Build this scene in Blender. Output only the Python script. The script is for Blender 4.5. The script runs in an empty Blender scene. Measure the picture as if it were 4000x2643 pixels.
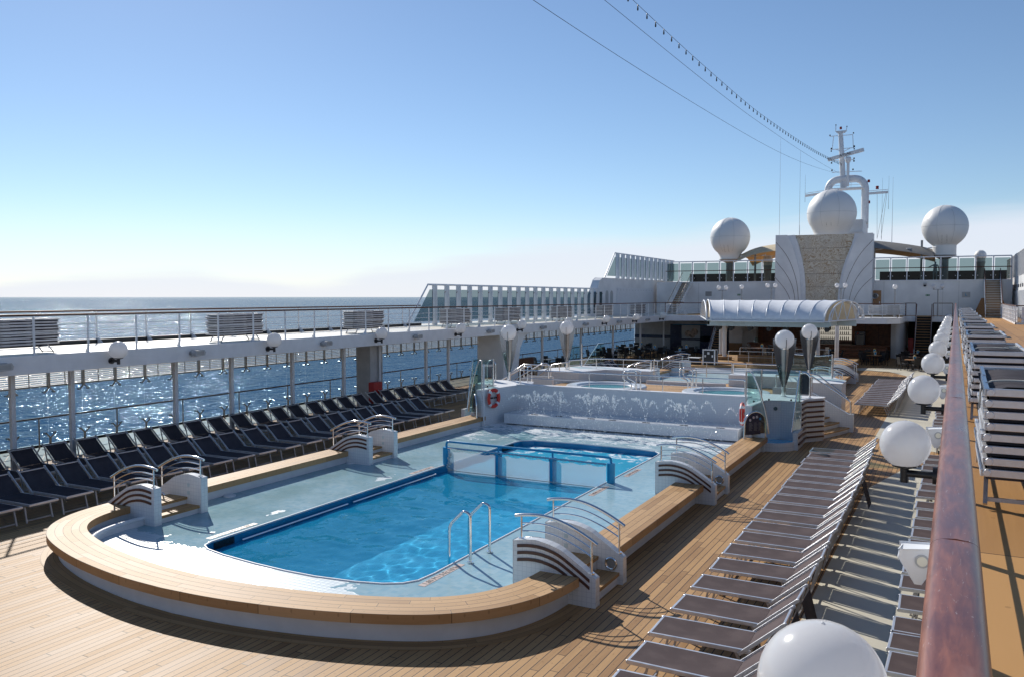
import bpy, bmesh, math, random
from mathutils import Vector, Matrix
from mathutils.geometry import tessellate_polygon
random.seed(11)
SC = bpy.context.scene
COL = SC.collection
R = math.radians
PI = math.pi
ORD = ('first second third fourth fifth sixth seventh eighth ninth tenth eleventh twelfth thirteenth fourteenth fifteenth '
       'sixteenth seventeenth eighteenth nineteenth twentieth twenty-first twenty-second twenty-third twenty-fourth '
       'twenty-fifth twenty-sixth twenty-seventh twenty-eighth twenty-ninth thirtieth thirty-first thirty-second '
       'thirty-third thirty-fourth thirty-fifth thirty-sixth thirty-seventh thirty-eighth thirty-ninth fortieth').split()

# ------------------------------------------------------------------ mesh builder
class MB:
    def __init__(s):
        s.v = []; s.f = []; s.uv = {}
    def add(s, vs, fs, uvs=None):
        o = len(s.v)
        s.v += [tuple(p) for p in vs]
        s.f += [tuple(i + o for i in f) for f in fs]
        if uvs:
            for i, t in enumerate(uvs): s.uv[o + i] = t
        return s
    def box(s, x0, x1, y0, y1, z0, z1):
        vs = [(x, y, z) for z in (z0, z1) for y in (y0, y1) for x in (x0, x1)]
        return s.add(vs, [(0,2,3,1),(4,5,7,6),(0,1,5,4),(2,6,7,3),(0,4,6,2),(1,3,7,5)])
    def bar(s, p, q, w, h, up=(0,0,1)):
        p = Vector(p); q = Vector(q); d = (q - p).normalized(); u = Vector(up)
        if abs(d.dot(u)) > .98: u = Vector((0,1,0))
        a = d.cross(u).normalized(); b = a.cross(d).normalized()
        a *= w/2; b *= h/2
        vs = [p-a-b, p+a-b, p+a+b, p-a+b, q-a-b, q+a-b, q+a+b, q-a+b]
        return s.add(vs, [(0,3,2,1),(4,5,6,7),(0,1,5,4),(1,2,6,5),(2,3,7,6),(3,0,4,7)])
    def tube(s, pts, r, n=8, closed=False):
        P = [Vector(p) for p in pts]; m = len(P)
        T = []
        for i in range(m):
            if closed: t = P[(i+1) % m] - P[i-1]
            else: t = P[min(i+1, m-1)] - P[max(i-1, 0)]
            T.append(t.normalized())
        u = Vector((0,0,1)) if abs(T[0].z) < .9 else Vector((1,0,0))
        a = T[0].cross(u).normalized(); rings = []
        for i in range(m):
            a = (a - T[i]*a.dot(T[i])).normalized(); b = T[i].cross(a)
            rr = r[i] if isinstance(r, (list, tuple)) else r
            rings.append([P[i] + (a*math.cos(2*PI*k/n) + b*math.sin(2*PI*k/n))*rr for k in range(n)])
        vs = [v for g in rings for v in g]; fs = []
        for i in range(m if closed else m-1):
            j = (i+1) % m
            for k in range(n):
                l = (k+1) % n
                fs.append((i*n+k, i*n+l, j*n+l, j*n+k))
        if not closed:
            fs.append(tuple(reversed(range(n)))); fs.append(tuple(range((m-1)*n, m*n)))
        return s.add(vs, fs)
    def cyl(s, c, r, z0, z1, n=16, r2=None):
        return s.tube([(c[0], c[1], z0), (c[0], c[1], z1)], [r, r if r2 is None else r2], n)
    def lathe(s, prof, c=(0,0,0), n=24):
        vs = []; fs = []
        for (r, z) in prof:
            for k in range(n):
                a = 2*PI*k/n
                vs.append((c[0]+r*math.cos(a), c[1]+r*math.sin(a), c[2]+z))
        for i in range(len(prof)-1):
            for k in range(n):
                l = (k+1) % n
                fs.append((i*n+k, i*n+l, (i+1)*n+l, (i+1)*n+k))
        if prof[0][0] > 1e-4: fs.append(tuple(reversed(range(n))))
        if prof[-1][0] > 1e-4: fs.append(tuple(range((len(prof)-1)*n, len(prof)*n)))
        return s.add(vs, fs)
    def ball(s, c, r, n=20, m=12, sz=1.0):
        return s.lathe([(max(1e-5, r*math.sin(PI*i/m)), -r*sz*math.cos(PI*i/m)) for i in range(m+1)], c, n)
    def prism(s, poly, axis, a, b):
        n = len(poly)
        def mk(p, t):
            if axis == 'z': return (p[0], p[1], t)
            if axis == 'y': return (p[0], t, p[1])
            return (t, p[0], p[1])
        vs = [mk(p, a) for p in poly] + [mk(p, b) for p in poly]
        tr = tessellate_polygon([[Vector((p[0], p[1], 0)) for p in poly]])
        fs = [tuple(t) for t in tr] + [tuple(i+n for i in reversed(t)) for t in tr]
        fs += [(i, (i+1) % n, (i+1) % n + n, i+n) for i in range(n)]
        return s.add(vs, fs)
    def flat(s, outer, holes, z):
        loops = [[Vector((p[0], p[1], 0)) for p in L] for L in [outer] + holes]
        vs = [(p.x, p.y, z) for L in loops for p in L]
        fs = []
        for t in tessellate_polygon(loops):
            a, b, c = (Vector(vs[i]) for i in t)
            fs.append(tuple(t) if (b-a).cross(c-a).z > 0 else tuple(reversed(t)))
        return s.add(vs, fs)
    def wall(s, path, z0, z1, closed=False):
        m = len(path)
        vs = [(p[0], p[1], z0) for p in path] + [(p[0], p[1], z1) for p in path]
        return s.add(vs, [(i, (i+1) % m, (i+1) % m + m, i+m) for i in range(m if closed else m-1)])
    def strip(s, path, nrm, o0, o1, z0, z1):
        L = [0.0]
        for i in range(1, len(path)): L.append(L[-1] + math.dist(path[i], path[i-1]))
        def P(i, o, z): return (path[i][0]-nrm[i][0]*o, path[i][1]-nrm[i][1]*o, z)
        for i in range(len(path)-1):
            j = i+1
            s.add([P(i,o0,z1), P(j,o0,z1), P(j,o1,z1), P(i,o1,z1)], [(0,1,2,3)], [(o0,L[i]),(o0,L[j]),(o1,L[j]),(o1,L[i])])
            s.add([P(i,o0,z0), P(j,o0,z0), P(j,o0,z1), P(i,o0,z1)], [(0,1,2,3)], [(.02,L[i]+9),(.02,L[j]+9),(.02+(z1-z0)*.5,L[j]+9),(.02+(z1-z0)*.5,L[i]+9)])
            s.add([P(i,o1,z0), P(j,o1,z0), P(j,o1,z1), P(i,o1,z1)], [(3,2,1,0)], [(.02,L[i]+5),(.02,L[j]+5),(.02+(z1-z0)*.5,L[j]+5),(.02+(z1-z0)*.5,L[i]+5)])
            s.add([P(i,o0,z0), P(j,o0,z0), P(j,o1,z0), P(i,o1,z0)], [(3,2,1,0)], [(0,0)]*4)
        for i in (0, len(path)-1):
            s.add([P(i,o0,z0), P(i,o1,z0), P(i,o1,z1), P(i,o0,z1)], [(0,1,2,3)], [(0.02,0),(.1,0),(.1,.1),(.02,.1)])
        return s
    def build(s, name, mat, parent=None, smooth=False, along='y', bevel=0, local=False):
        me = bpy.data.meshes.new(name)
        me.from_pydata(s.v, [], s.f)
        uvl = me.uv_layers.new(name='UVMap')
        for p in me.polygons:
            n = p.normal
            for li in p.loop_indices:
                vi = me.loops[li].vertex_index
                if vi in s.uv: uvl.data[li].uv = s.uv[vi]; continue
                x, y, z = s.v[vi]
                if abs(n.z) > .7: u, v = (x, y) if along == 'y' else (y, x)
                elif abs(n.x) > abs(n.y): u, v = (z, y) if along != 'z' else (y, z)
                else: u, v = (z, x) if along != 'z' else (x, z)
                uvl.data[li].uv = (u, v)
        if mat: me.materials.append(mat)
        me.validate()
        if smooth:
            me.polygons.foreach_set('use_smooth', [True]*len(me.polygons))
            me.set_sharp_from_angle(angle=R(40))
        o = bpy.data.objects.new(name, me); COL.objects.link(o)
        if parent is not None:
            o.parent = parent
            if not local: o.matrix_parent_inverse = parent.matrix_basis.inverted()
        if bevel:
            b = o.modifiers.new('Bevel', 'BEVEL'); b.width = bevel; b.segments = 2; b.limit_method = 'ANGLE'; b.angle_limit = R(40)
        return o

def tag(o, label, cat, group=None, kind=None):
    if label: o['label'] = label
    if cat: o['category'] = cat
    if group: o['group'] = group
    if kind: o['kind'] = kind
    return o
def thing(name, label, cat, loc=(0,0,0), rotz=0, group=None):
    o = bpy.data.objects.new(name, None); COL.objects.link(o)
    o.empty_display_size = .2
    o.location = loc; o.rotation_euler = (0,0,rotz)
    o.matrix_basis = Matrix.Translation(loc) @ Matrix.Rotation(rotz, 4, 'Z')
    return tag(o, label, cat, group)
KIDS = {}
def kids(o):
    return [c for c in o.children]
def dup(root, loc, rotz=0, label=None, group=None):
    def cp(o, par):
        c = o.copy(); COL.objects.link(c); c.parent = par
        for ch in kids(o): cp(ch, c)
        return c
    r = cp(root, None)
    r.location = loc; r.rotation_euler = (0,0,rotz)
    if label: r['label'] = label
    if group: r['group'] = group
    return r
class Row:
    """first placement moves the prototype itself, later ones copy it"""
    def __init__(s, proto): s.p = proto; s.used = False
    def put(s, loc, rotz=0, label=None, group=None):
        if s.used: return dup(s.p, loc, rotz, label, group)
        s.used = True; o = s.p; o.location = loc; o.rotation_euler = (0,0,rotz)
        if label: o['label'] = label
        if group: o['group'] = group
        return o
def fillet(pts, r, n=6):
    """round the inner corners of a polyline"""
    out = [Vector(pts[0])]
    for i in range(1, len(pts)-1):
        a, b, c = Vector(pts[i-1]), Vector(pts[i]), Vector(pts[i+1])
        k = min(r, (a-b).length*.45, (c-b).length*.45)
        p, q = b + (a-b).normalized()*k, b + (c-b).normalized()*k
        for j in range(n+1):
            t = j/n; out.append(p*(1-t)**2 + b*2*t*(1-t) + q*t*t)
    out.append(Vector(pts[-1])); return out
def chaikin(p, n=2):
    for _ in range(n):
        q = [p[0]]
        for a, b in zip(p, p[1:]):
            q += [tuple(a[k]*.75+b[k]*.25 for k in range(len(a))), tuple(a[k]*.25+b[k]*.75 for k in range(len(a)))]
        p = q + [p[-1]]
    return p
def normals(path, c):
    N = []
    for i in range(len(path)):
        a = path[max(i-1,0)]; b = path[min(i+1,len(path)-1)]
        t = Vector((b[0]-a[0], b[1]-a[1])).normalized(); n = Vector((t.y, -t.x))
        if n.dot(Vector((path[i][0]-c[0], path[i][1]-c[1]))) < 0: n = -n
        N.append((n.x, n.y))
    return N
def text_part(name, body, size, mat, parent, M, ext=.002, align='CENTER'):
    cu = bpy.data.curves.new(name, 'FONT'); cu.body = body; cu.size = size; cu.extrude = ext
    cu.align_x = align; cu.align_y = 'CENTER'; cu.resolution_u = 2
    t = bpy.data.objects.new(name + '_tmp', cu); COL.objects.link(t)
    dg = bpy.context.evaluated_depsgraph_get()
    me = bpy.data.meshes.new_from_object(t.evaluated_get(dg))
    bpy.data.objects.remove(t); me.transform(M); me.materials.clear(); me.materials.append(mat)
    o = bpy.data.objects.new(name, me); COL.objects.link(o)
    if parent is not None:
        o.parent = parent; o.matrix_parent_inverse = parent.matrix_basis.inverted()
    return o

def word_parts(body, size, mat, parent, Mx, gap=.32):
    x = 0; L = []
    for wd in body.split():
        o = text_part('painted_word', wd, size, mat, parent, Matrix.Identity(4), .0012, 'LEFT'); xs = [v.co.x for v in o.data.vertices]
        L.append((o, x-min(xs))); x += max(xs)-min(xs)+gap*size
    for o, dx in L: o.data.transform(Mx @ Matrix.Translation((dx-(x-gap*size)/2, 0, 0)))
# ------------------------------------------------------------------ materials
class NT:
    def __init__(s, name):
        s.m = bpy.data.materials.new(name); s.m.use_nodes = True
        s.t = s.m.node_tree; s.t.nodes.clear()
        s.out = s.t.nodes.new('ShaderNodeOutputMaterial')
    def n(s, typ, ins=None, **kw):
        nd = s.t.nodes.new('ShaderNode' + typ)
        for k, v in kw.items(): setattr(nd, k, v)
        for k, v in (ins or {}).items():
            sock = nd.inputs[k]
            if isinstance(v, bpy.types.NodeSocket): s.t.links.new(v, sock)
            else: sock.default_value = v
        return nd
    def math(s, op, a, b=0.0, c=0.0):
        nd = s.n('Math', {0: a, 1: b, 2: c}, operation=op); return nd.outputs[0]
    def mix(s, f, a, b):
        nd = s.n('Mix', None, data_type='RGBA')
        for i, v in ((0, f), (6, a), (7, b)):
            if isinstance(v, bpy.types.NodeSocket): s.t.links.new(v, nd.inputs[i])
            else: nd.inputs[i].default_value = v
        return nd.outputs[2]
    def smooth(s, x, a, b):
        nd = s.n('MapRange', {0: x, 1: a, 2: b, 3: 0.0, 4: 1.0}, interpolation_type='SMOOTHSTEP'); return nd.outputs[0]
    def coord(s, what='Object'): return s.n('TexCoord').outputs[what]
    def scale(s, vec, sx, sy, sz):
        return s.n('Mapping', {'Vector': vec, 'Scale': (sx, sy, sz)}).outputs[0]
    def noise(s, vec, sc, det=3.0, rough=.5, dist=0.0):
        return s.n('TexNoise', {'Vector': vec, 'Scale': sc, 'Detail': det, 'Roughness': rough, 'Distortion': dist}).outputs[0]
    def bump(s, h, strength=.2, dist=.01):
        return s.n('Bump', {'Height': h, 'Strength': strength, 'Distance': dist}).outputs[0]
    def pbr(s, **ins):
        nd = s.n('BsdfPrincipled', {k.replace('_', ' '): v for k, v in ins.items()})
        return nd.outputs[0]
    def done(s, sh):
        s.t.links.new(sh, s.out.inputs[0]); return s.m
def rgb(r, g, b): return (r, g, b, 1)
MAT = {}
def plain(name, col, rough=.5, metal=0., var=.08, vs=3., spec=.5, bump=0., bs=40.):
    t = NT(name); c = t.coord('Object')
    f = t.noise(c, vs, 4.)
    lo = tuple(max(0, x*(1-var)) for x in col) + (1,); hi = tuple(min(1, x*(1+var)) for x in col) + (1,)
    base = t.mix(t.smooth(f, .3, .7), lo, hi)
    ins = dict(Base_Color=base, Metallic=metal, Specular_IOR_Level=spec)
    ins['Roughness'] = t.math('ADD', t.math('MULTIPLY', f, .15), rough-.07)
    if bump: ins['Normal'] = t.bump(t.noise(c, bs, 3.), bump, .004)
    MAT[name] = t.done(t.pbr(**ins)); return MAT[name]
plain('white_paint', (.74,.755,.78), .45, var=.04)
plain('white_wall', (.76,.77,.78), .5, var=.08, vs=.7, bump=.05, bs=3.)
plain('white_metal', (.72,.74,.77), .4, var=.03)
plain('black_plastic', (.012,.013,.016), .35)
plain('black_iron', (.02,.021,.024), .45)
plain('alu', (.66,.67,.70), .36, metal=.65, var=.06, vs=8.)
plain('alu_dull', (.44,.44,.46), .42, metal=.6, var=.1, vs=8.)
plain('chrome', (.78,.78,.78), .14, metal=1., var=.03)
plain('steel_post', (.42,.40,.37), .35, metal=.8, var=.1)
plain('blue_paint', (.012,.30,.56), .3, var=.1)
plain('blue_rim', (.008,.23,.46), .3, var=.12, vs=1.5)
plain('dark_wood', (.10,.035,.018), .4, var=.3, vs=6.)
plain('stripe_wood', (.085,.032,.02), .4, var=.25, vs=8.)
plain('bar_wood', (.20,.075,.035), .45, var=.3, vs=4.)
plain('red_paint', (.45,.02,.02), .4)
plain('buoy_red', (.62,.035,.02), .45)
plain('yellow_plastic', (.75,.5,.03), .4)
plain('navy', (.01,.014,.05), .25)
plain('rattan', (.014,.014,.017), .55, var=.3, vs=30., bump=.3, bs=60.)
plain('grey_metal', (.30,.31,.32), .4, metal=.4)
plain('grey_box', (.42,.43,.44), .45)
plain('table_wood', (.30,.15,.06), .4, var=.2, vs=10.)
plain('table_grey', (.22,.24,.27), .35)
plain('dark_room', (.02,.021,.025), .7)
plain('canvas', (.74,.76,.80), .75, var=.04, bump=.1, bs=2.)
plain('canvas_shaded', (.20,.195,.19), .8, var=.06)  # roof canvas darkened; the shade of its underside is in the colour
plain('canvas_tan', (.60,.50,.34), .8, var=.06)
plain('mast_grey', (.74,.75,.77), .45, var=.05)
plain('radome', (.80,.79,.77), .5, var=.03, vs=.6)
plain('seam', (.55,.55,.55), .6)
plain('beam_teal', (.50,.60,.63), .45, var=.05)
plain('rubber', (.03,.03,.03), .7)
plain('letter_black', (.012,.012,.012), .5)
plain('beige_tile', (.55,.42,.36), .4)
plain('screen_dark', (.02,.025,.04), .2)
plain('cream_deck', (.68,.63,.52), .38, var=.06, vs=1.2, bump=.12, bs=6.)
plain('paint_strip', (.60,.56,.45), .55, var=.07, vs=.8, bump=.06, bs=20.)
plain('skin', (.5,.3,.22), .5); plain('shirt', (.35,.42,.45), .7); plain('bottle_glass', (.03,.05,.02), .15)
plain('paper', (.75,.72,.6), .6); plain('sign_green', (.02,.18,.07), .5); plain('sign_grey', (.3,.3,.3), .5)
plain('ice_photo', (.35,.26,.2), .5, var=.6, vs=6.)
plain('red_bulb', (.25,.01,.01), .3)
plain('rope', (.6,.58,.52), .8)

def fabric(name, c1, c2):
    t = NT(name); c = t.coord('Object'); uv = t.coord('UV')
    w = t.n('TexWave', {'Vector': uv, 'Scale': 60., 'Distortion': .5}).outputs[1]
    f = t.noise(c, 3., 4.)
    base = t.mix(t.smooth(f, .35, .7), c1, c2)
    MAT[name] = t.done(t.pbr(Base_Color=base, Roughness=.85, Specular_IOR_Level=.12, Normal=t.bump(w, .15, .002)))
fabric('sling', rgb(.085,.064,.066), rgb(.115,.088,.088))
fabric('sling_dark', rgb(.048,.043,.050), rgb(.066,.060,.068))

def teak(name, pale, dark, w=.13, line=.05, length=2.4):
    t = NT(name); uv = t.n('SeparateXYZ', {0: t.coord('UV')})
    u, v = uv.outputs[0], uv.outputs[1]
    pu = t.math('DIVIDE', u, w); pid = t.math('FLOOR', pu); fu = t.math('FRACT', pu)
    rnd = t.n('TexWhiteNoise', {'W': pid}, noise_dimensions='1D').outputs[0]
    pv = t.math('ADD', t.math('DIVIDE', v, length), t.math('MULTIPLY', rnd, 7.3))
    jid = t.math('FLOOR', pv); fv = t.math('FRACT', pv)
    r2 = t.n('TexWhiteNoise', {'Vector': t.n('CombineXYZ', {0: pid, 1: jid}).outputs[0]}, noise_dimensions='2D').outputs[0]
    gv = t.n('CombineXYZ', {0: t.math('MULTIPLY', u, 40.), 1: t.math('MULTIPLY', v, 1.5), 2: t.math('MULTIPLY', r2, 31.)}).outputs[0]
    grain = t.noise(gv, 1., 4., .6, .4)
    blot = t.noise(t.n('CombineXYZ', {0: t.math('MULTIPLY', u, .7), 1: t.math('MULTIPLY', v, .35)}).outputs[0], 1., 5.)
    f = t.math('ADD', t.math('MULTIPLY', r2, .5), t.math('ADD', t.math('MULTIPLY', grain, .45), t.math('MULTIPLY', blot, .60)))
    col = t.mix(t.smooth(f, .38, .98), dark, pale)
    spot = t.noise(t.n('CombineXYZ', {0: t.math('MULTIPLY', u, 5.), 1: t.math('MULTIPLY', v, 5.)}).outputs[0], 1., 2.)
    col = t.mix(t.math('MULTIPLY', t.smooth(spot, .70, .78), .4), col, rgb(dark[0]*.35, dark[1]*.32, dark[2]*.32))
    # butt plugs: one small dark dot pair near each plank end
    du = t.math('MULTIPLY', t.math('SUBTRACT', t.math('FRACT', t.math('MULTIPLY', pu, 1.)), .5), w)
    dv = t.math('MULTIPLY', t.math('SUBTRACT', t.math('FRACT', t.math('MULTIPLY', pv, 4.)), .5), length/4)
    d2 = t.math('ADD', t.math('MULTIPLY', du, du), t.math('MULTIPLY', dv, dv))
    plug = t.math('MULTIPLY', t.math('LESS_THAN', d2, .00022), .35)
    col = t.mix(plug, col, rgb(dark[0]*.4, dark[1]*.36, dark[2]*.34))
    e = t.math('MINIMUM', t.math('MULTIPLY', fu, w), t.math('MULTIPLY', fv, length))
    caulk = t.math('SUBTRACT', 1., t.smooth(e, w*line*.55, w*line))
    col = t.mix(caulk, col, rgb(.016,.013,.012))
    h = t.math('ADD', t.math('MULTIPLY', caulk, -1.), t.math('MULTIPLY', grain, .25))
    rough = t.math('ADD', .44, t.math('MULTIPLY', f, .15))
    MAT[name] = t.done(t.pbr(Base_Color=col, Roughness=rough, Normal=t.bump(h, .3, .004), Specular_IOR_Level=.2))
teak('teak', rgb(.485,.29,.132), rgb(.30,.165,.072), line=.13)
teak('teak_bench', rgb(.55,.345,.175), rgb(.38,.22,.10), w=.144, line=.075, length=1.5)
teak('teak_step', rgb(.50,.31,.15), rgb(.33,.19,.08), w=.11, line=.05, length=3.)
teak('teak_slats', rgb(.36,.22,.11), rgb(.24,.14,.07), w=.11, line=.08, length=30.)
teak('tan_sheet', rgb(.50,.275,.105), rgb(.38,.20,.075), w=.55, line=.024, length=8.)
teak('rail_wood', rgb(.12,.05,.035), rgb(.07,.03,.02), w=.5, line=.004, length=1.9)
t = NT('rail_varnish'); c = t.coord('Object')
g = t.noise(t.scale(c, 60., 7., 60.), 1., 5., .6, .6); b = t.noise(t.scale(c, 9., 3., 9.), 1., 5., .65)
scr = t.noise(t.scale(c, 90., 14., 90.), 1., 2., .5, 3.)
base = t.mix(t.smooth(t.math('ADD', t.math('MULTIPLY', g, .5), t.math('MULTIPLY', b, .6)), .4, .75), rgb(.13,.034,.016), rgb(.34,.115,.055))
wear = t.math('MULTIPLY', t.smooth(b, .56, .74), .45)
base = t.mix(wear, base, rgb(.34,.20,.17)); base = t.mix(t.math('MULTIPLY', t.smooth(scr, .66, .74), .5), base, rgb(.5,.4,.36))
MAT['rail_varnish'] = t.done(t.pbr(Base_Color=base, Roughness=t.math('ADD', .2, t.math('MULTIPLY', b, .25)), Coat_Weight=.2, Coat_Roughness=.15, Normal=t.bump(g, .1, .002)))

def tile(name, cols, size=.05, grout=(.55,.57,.58), gl=.10, rough=.22, wet=None):
    t = NT(name); uvv = t.coord('UV'); uv = t.n('SeparateXYZ', {0: uvv})
    cell = []; edge = None
    for s_ in (uv.outputs[0], uv.outputs[1]):
        q = t.math('DIVIDE', s_, size); cell.append(t.math('FLOOR', q)); fr = t.math('FRACT', q)
        d = t.math('MINIMUM', fr, t.math('SUBTRACT', 1., fr))
        edge = d if edge is None else t.math('MINIMUM', edge, d)
    rn = t.n('TexWhiteNoise', {'Vector': t.n('CombineXYZ', {0: cell[0], 1: cell[1]}).outputs[0]}, noise_dimensions='2D').outputs[0]
    big = t.noise(uvv, 1.2, 4.)
    col = t.mix(t.math('ADD', t.math('MULTIPLY', rn, .65), t.math('MULTIPLY', t.smooth(big, .3, .7), .35)), cols[0], cols[1])
    if len(cols) > 2: col = t.mix(t.math('MULTIPLY', t.math('GREATER_THAN', rn, .78), .55), col, cols[2])
    gm = t.math('SUBTRACT', 1., t.smooth(edge, gl*.35, gl))
    ins = {}
    if wet:
        P = t.coord('Object'); sp = t.n('SeparateXYZ', {0: P}); X, Y = sp.outputs[0], sp.outputs[1]
        n1 = t.noise(P, .55, 5., .6); n2 = t.noise(P, 2.2, 4., .6)
        nn = t.math('ADD', t.math('MULTIPLY', n1, .65), t.math('MULTIPLY', n2, .35))
        # the floor falls away from the front edge and from the left rim, so those stay dry
        front = t.math('SUBTRACT', t.math('MULTIPLY', t.math('SUBTRACT', 12.6, Y), .30), t.math('MULTIPLY', t.math('MAXIMUM', t.math('SUBTRACT', X, -10.2), 0.), .17))
        lrim = t.math('SUBTRACT', .20, t.math('MULTIPLY', t.math('ABSOLUTE', t.math('SUBTRACT', X, -13.85)), .45))
        lrim = t.math('MULTIPLY', lrim, t.math('LESS_THAN', Y, 19.5))
        dry = t.math('ADD', nn, t.math('MAXIMUM', t.math('MINIMUM', front, .45), t.math('MAXIMUM', lrim, 0.)))
        drym = t.smooth(dry, .705, .725)
        foam = t.math('ADD', t.noise(t.scale(P,.7,1.2,1.), 2.6, 8., .72, .8), t.math('MULTIPLY', t.math('SUBTRACT', Y, 26.0), .055))
        foamm = t.math('MULTIPLY', t.smooth(foam, .50, .66), t.smooth(Y, 21.5, 25.))
        wetc = t.mix(.42, col, wet)
        # film of water: greener and deeper on the left, palest blue on the right
        wetc = t.mix(t.smooth(n1, .35, .65), wetc, t.mix(t.math('ADD', .25, t.math('MULTIPLY', t.smooth(X, -11., -13.4), .4)), wetc, rgb(.17,.30,.31)))
        gl_ = t.math('MULTIPLY', gm, t.math('ADD', .5, t.math('MULTIPLY', drym, .5)))
        col = t.mix(drym, wetc, t.mix(.6, col, rgb(.66,.70,.72)))
        col = t.mix(gl_, col, rgb(*grout))
        col = t.mix(foamm, col, rgb(.82,.86,.88))
        rr = t.math('ADD', .05, t.math('MULTIPLY', t.math('MAXIMUM', drym, foamm), .30))
        rip = t.noise(P, 7., 4., .6)
        h = t.math('ADD', t.math('MULTIPLY', rip, t.math('SUBTRACT', 1., drym)), t.math('MULTIPLY', gm, -.25))
        ins = dict(Roughness=rr, Specular_IOR_Level=t.math('ADD', .12, t.math('MULTIPLY', drym, .3)), Normal=t.bump(h, .22, .02))
    else:
        col = t.mix(gm, col, rgb(*grout))
        ins = dict(Roughness=rough, Normal=t.bump(gm, -.25, .003))
    MAT[name] = t.done(t.pbr(Base_Color=col, **ins))
tile('wall_tile', [rgb(.70,.72,.74), rgb(.76,.77,.78)], .085, (.60,.62,.65), .07)
tile('small_tile', [rgb(.68,.71,.74), rgb(.73,.75,.78)], .06, (.60,.63,.66), .08)
tile('pool_deck_tile', [rgb(.34,.50,.57), rgb(.54,.64,.67), rgb(.20,.38,.50)], .11, (.36,.48,.54), .10, wet=rgb(.24,.46,.55))
tile('basin_tile', [rgb(.12,.56,.90), rgb(.20,.66,.93)], .12, (.10,.42,.70), .08)
tile('rear_floor_tile', [rgb(.45,.62,.68), rgb(.55,.70,.74)], .08, (.4,.52,.56), .1)

# glass
def glass(name, tint, refl=1.0, rough=0.0):
    t = NT(name)
    fr = t.math('MULTIPLY', t.n('Fresnel', {'IOR': 1.45}).outputs[0], refl)
    fr = t.math('MULTIPLY', fr, t.math('SUBTRACT', 1., t.n('NewGeometry').outputs['Backfacing']))
    sh = t.n('MixShader', {0: fr, 1: t.n('BsdfTransparent', {0: tint}).outputs[0], 2: t.n('BsdfGlossy', {0: rgb(1,1,1), 'Roughness': rough}).outputs[0]})
    MAT[name] = t.done(sh.outputs[0])
glass('clear_glass', rgb(.76,.87,.86), 1.5); glass('window_glass', rgb(.60,.71,.79), .35); glass('green_glass', rgb(.48,.55,.57), .35)
glass('terrace_glass', rgb(.52,.60,.60), .4); glass('dark_glass', rgb(.10,.17,.19), .7); plain('mirror_fin', (.20,.23,.27), .10, metal=.95, var=.05)
t = NT('globe_plastic')
a = t.pbr(Base_Color=rgb(.86,.86,.87), Roughness=.16, Coat_Weight=.3)
b = t.n('BsdfTranslucent', {0: rgb(.88,.88,.89)}).outputs[0]
MAT['globe_plastic'] = t.done(t.n('MixShader', {0: .48, 1: a, 2: b}).outputs[0])
t = NT('net_mesh'); c = t.coord('UV')
a = t.n('BsdfTransparent', {0: rgb(.95,.98,1)}).outputs[0]
d = t.n('MixShader', {0: .45, 1: t.n('BsdfDiffuse', {0: rgb(.72,.76,.78)}).outputs[0], 2: t.n('BsdfTranslucent', {0: rgb(.72,.76,.78)}).outputs[0]}).outputs[0]
MAT['net_mesh'] = t.done(t.n('MixShader', {0: .60, 1: a, 2: d}).outputs[0])
# pool water
def water(name, tint, bs, strength, foamy=False, scatter=rgb(.02,.46,.74), sf=.38):
    t = NT(name); c = t.coord('Object')
    n1 = t.noise(t.scale(c, 1., 1.6, 1.), bs, 3., .55, .8); n2 = t.noise(c, bs*3.1, 3., .6, .5)
    h = t.math('ADD', n1, t.math('MULTIPLY', n2, .45))
    nrm = t.bump(h, strength, .12)
    fr = t.math('MULTIPLY', t.n('Fresnel', {'IOR': 1.33, 'Normal': nrm}).outputs[0], .6)
    body = t.n('BsdfTransparent', {0: t.mix(t.smooth(h, .5, .95), tuple(x*.62 for x in tint[:3]) + (1,), tint)}).outputs[0]  # wave troughs tinted darker, painting in the look of refraction
    scat = t.n('BsdfDiffuse', {0: scatter, 'Normal': nrm}).outputs[0]
    body = t.n('MixShader', {0: sf, 1: body, 2: scat}).outputs[0]
    if foamy:
        sp = t.n('SeparateXYZ', {0: c})
        fm = t.math('ADD', t.noise(c, 1.6, 6., .65, 1.2), t.math('MULTIPLY', t.math('SUBTRACT', sp.outputs[1], 25.2), .075))
        fm = t.math('MULTIPLY', t.smooth(fm, .56, .66), t.smooth(sp.outputs[1], 21.6, 23.5))
        few = t.smooth(t.noise(c, 1.1, 6., .7), .70, .73)
        few = t.math('MULTIPLY', few, .85)
        fm = t.math('MINIMUM', 1., fm)
        body = t.n('MixShader', {0: fm, 1: body, 2: t.n('BsdfDiffuse', {0: rgb(.8,.86,.9)}).outputs[0]}).outputs[0]
    sh = t.n('MixShader', {0: fr, 1: body, 2: t.n('BsdfGlossy', {0: rgb(1,1,1), 'Roughness': .03, 'Normal': nrm}).outputs[0]})
    MAT[name] = t.done(sh.outputs[0])
t = NT('pool_water'); c = t.coord('Object')
gl_ = t.n('BsdfGlass', {0: rgb(.66,.95,1.), 'Roughness': 0., 'IOR': 1.33}).outputs[0]
sp = t.n('SeparateXYZ', {0: c})
fm = t.math('ADD', t.noise(c, 1.6, 6., .65, 1.2), t.math('MULTIPLY', t.math('SUBTRACT', sp.outputs[1], 25.2), .075))
fm = t.math('MULTIPLY', t.smooth(fm, .50, .64), t.smooth(sp.outputs[1], 21.4, 23.))
air = t.math('MULTIPLY', t.smooth(sp.outputs[1], 20.9, 22.2), .40)
gl_ = t.n('MixShader', {0: air, 1: gl_, 2: t.n('BsdfDiffuse', {0: rgb(.10,.56,.78)}).outputs[0]}).outputs[0]
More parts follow.
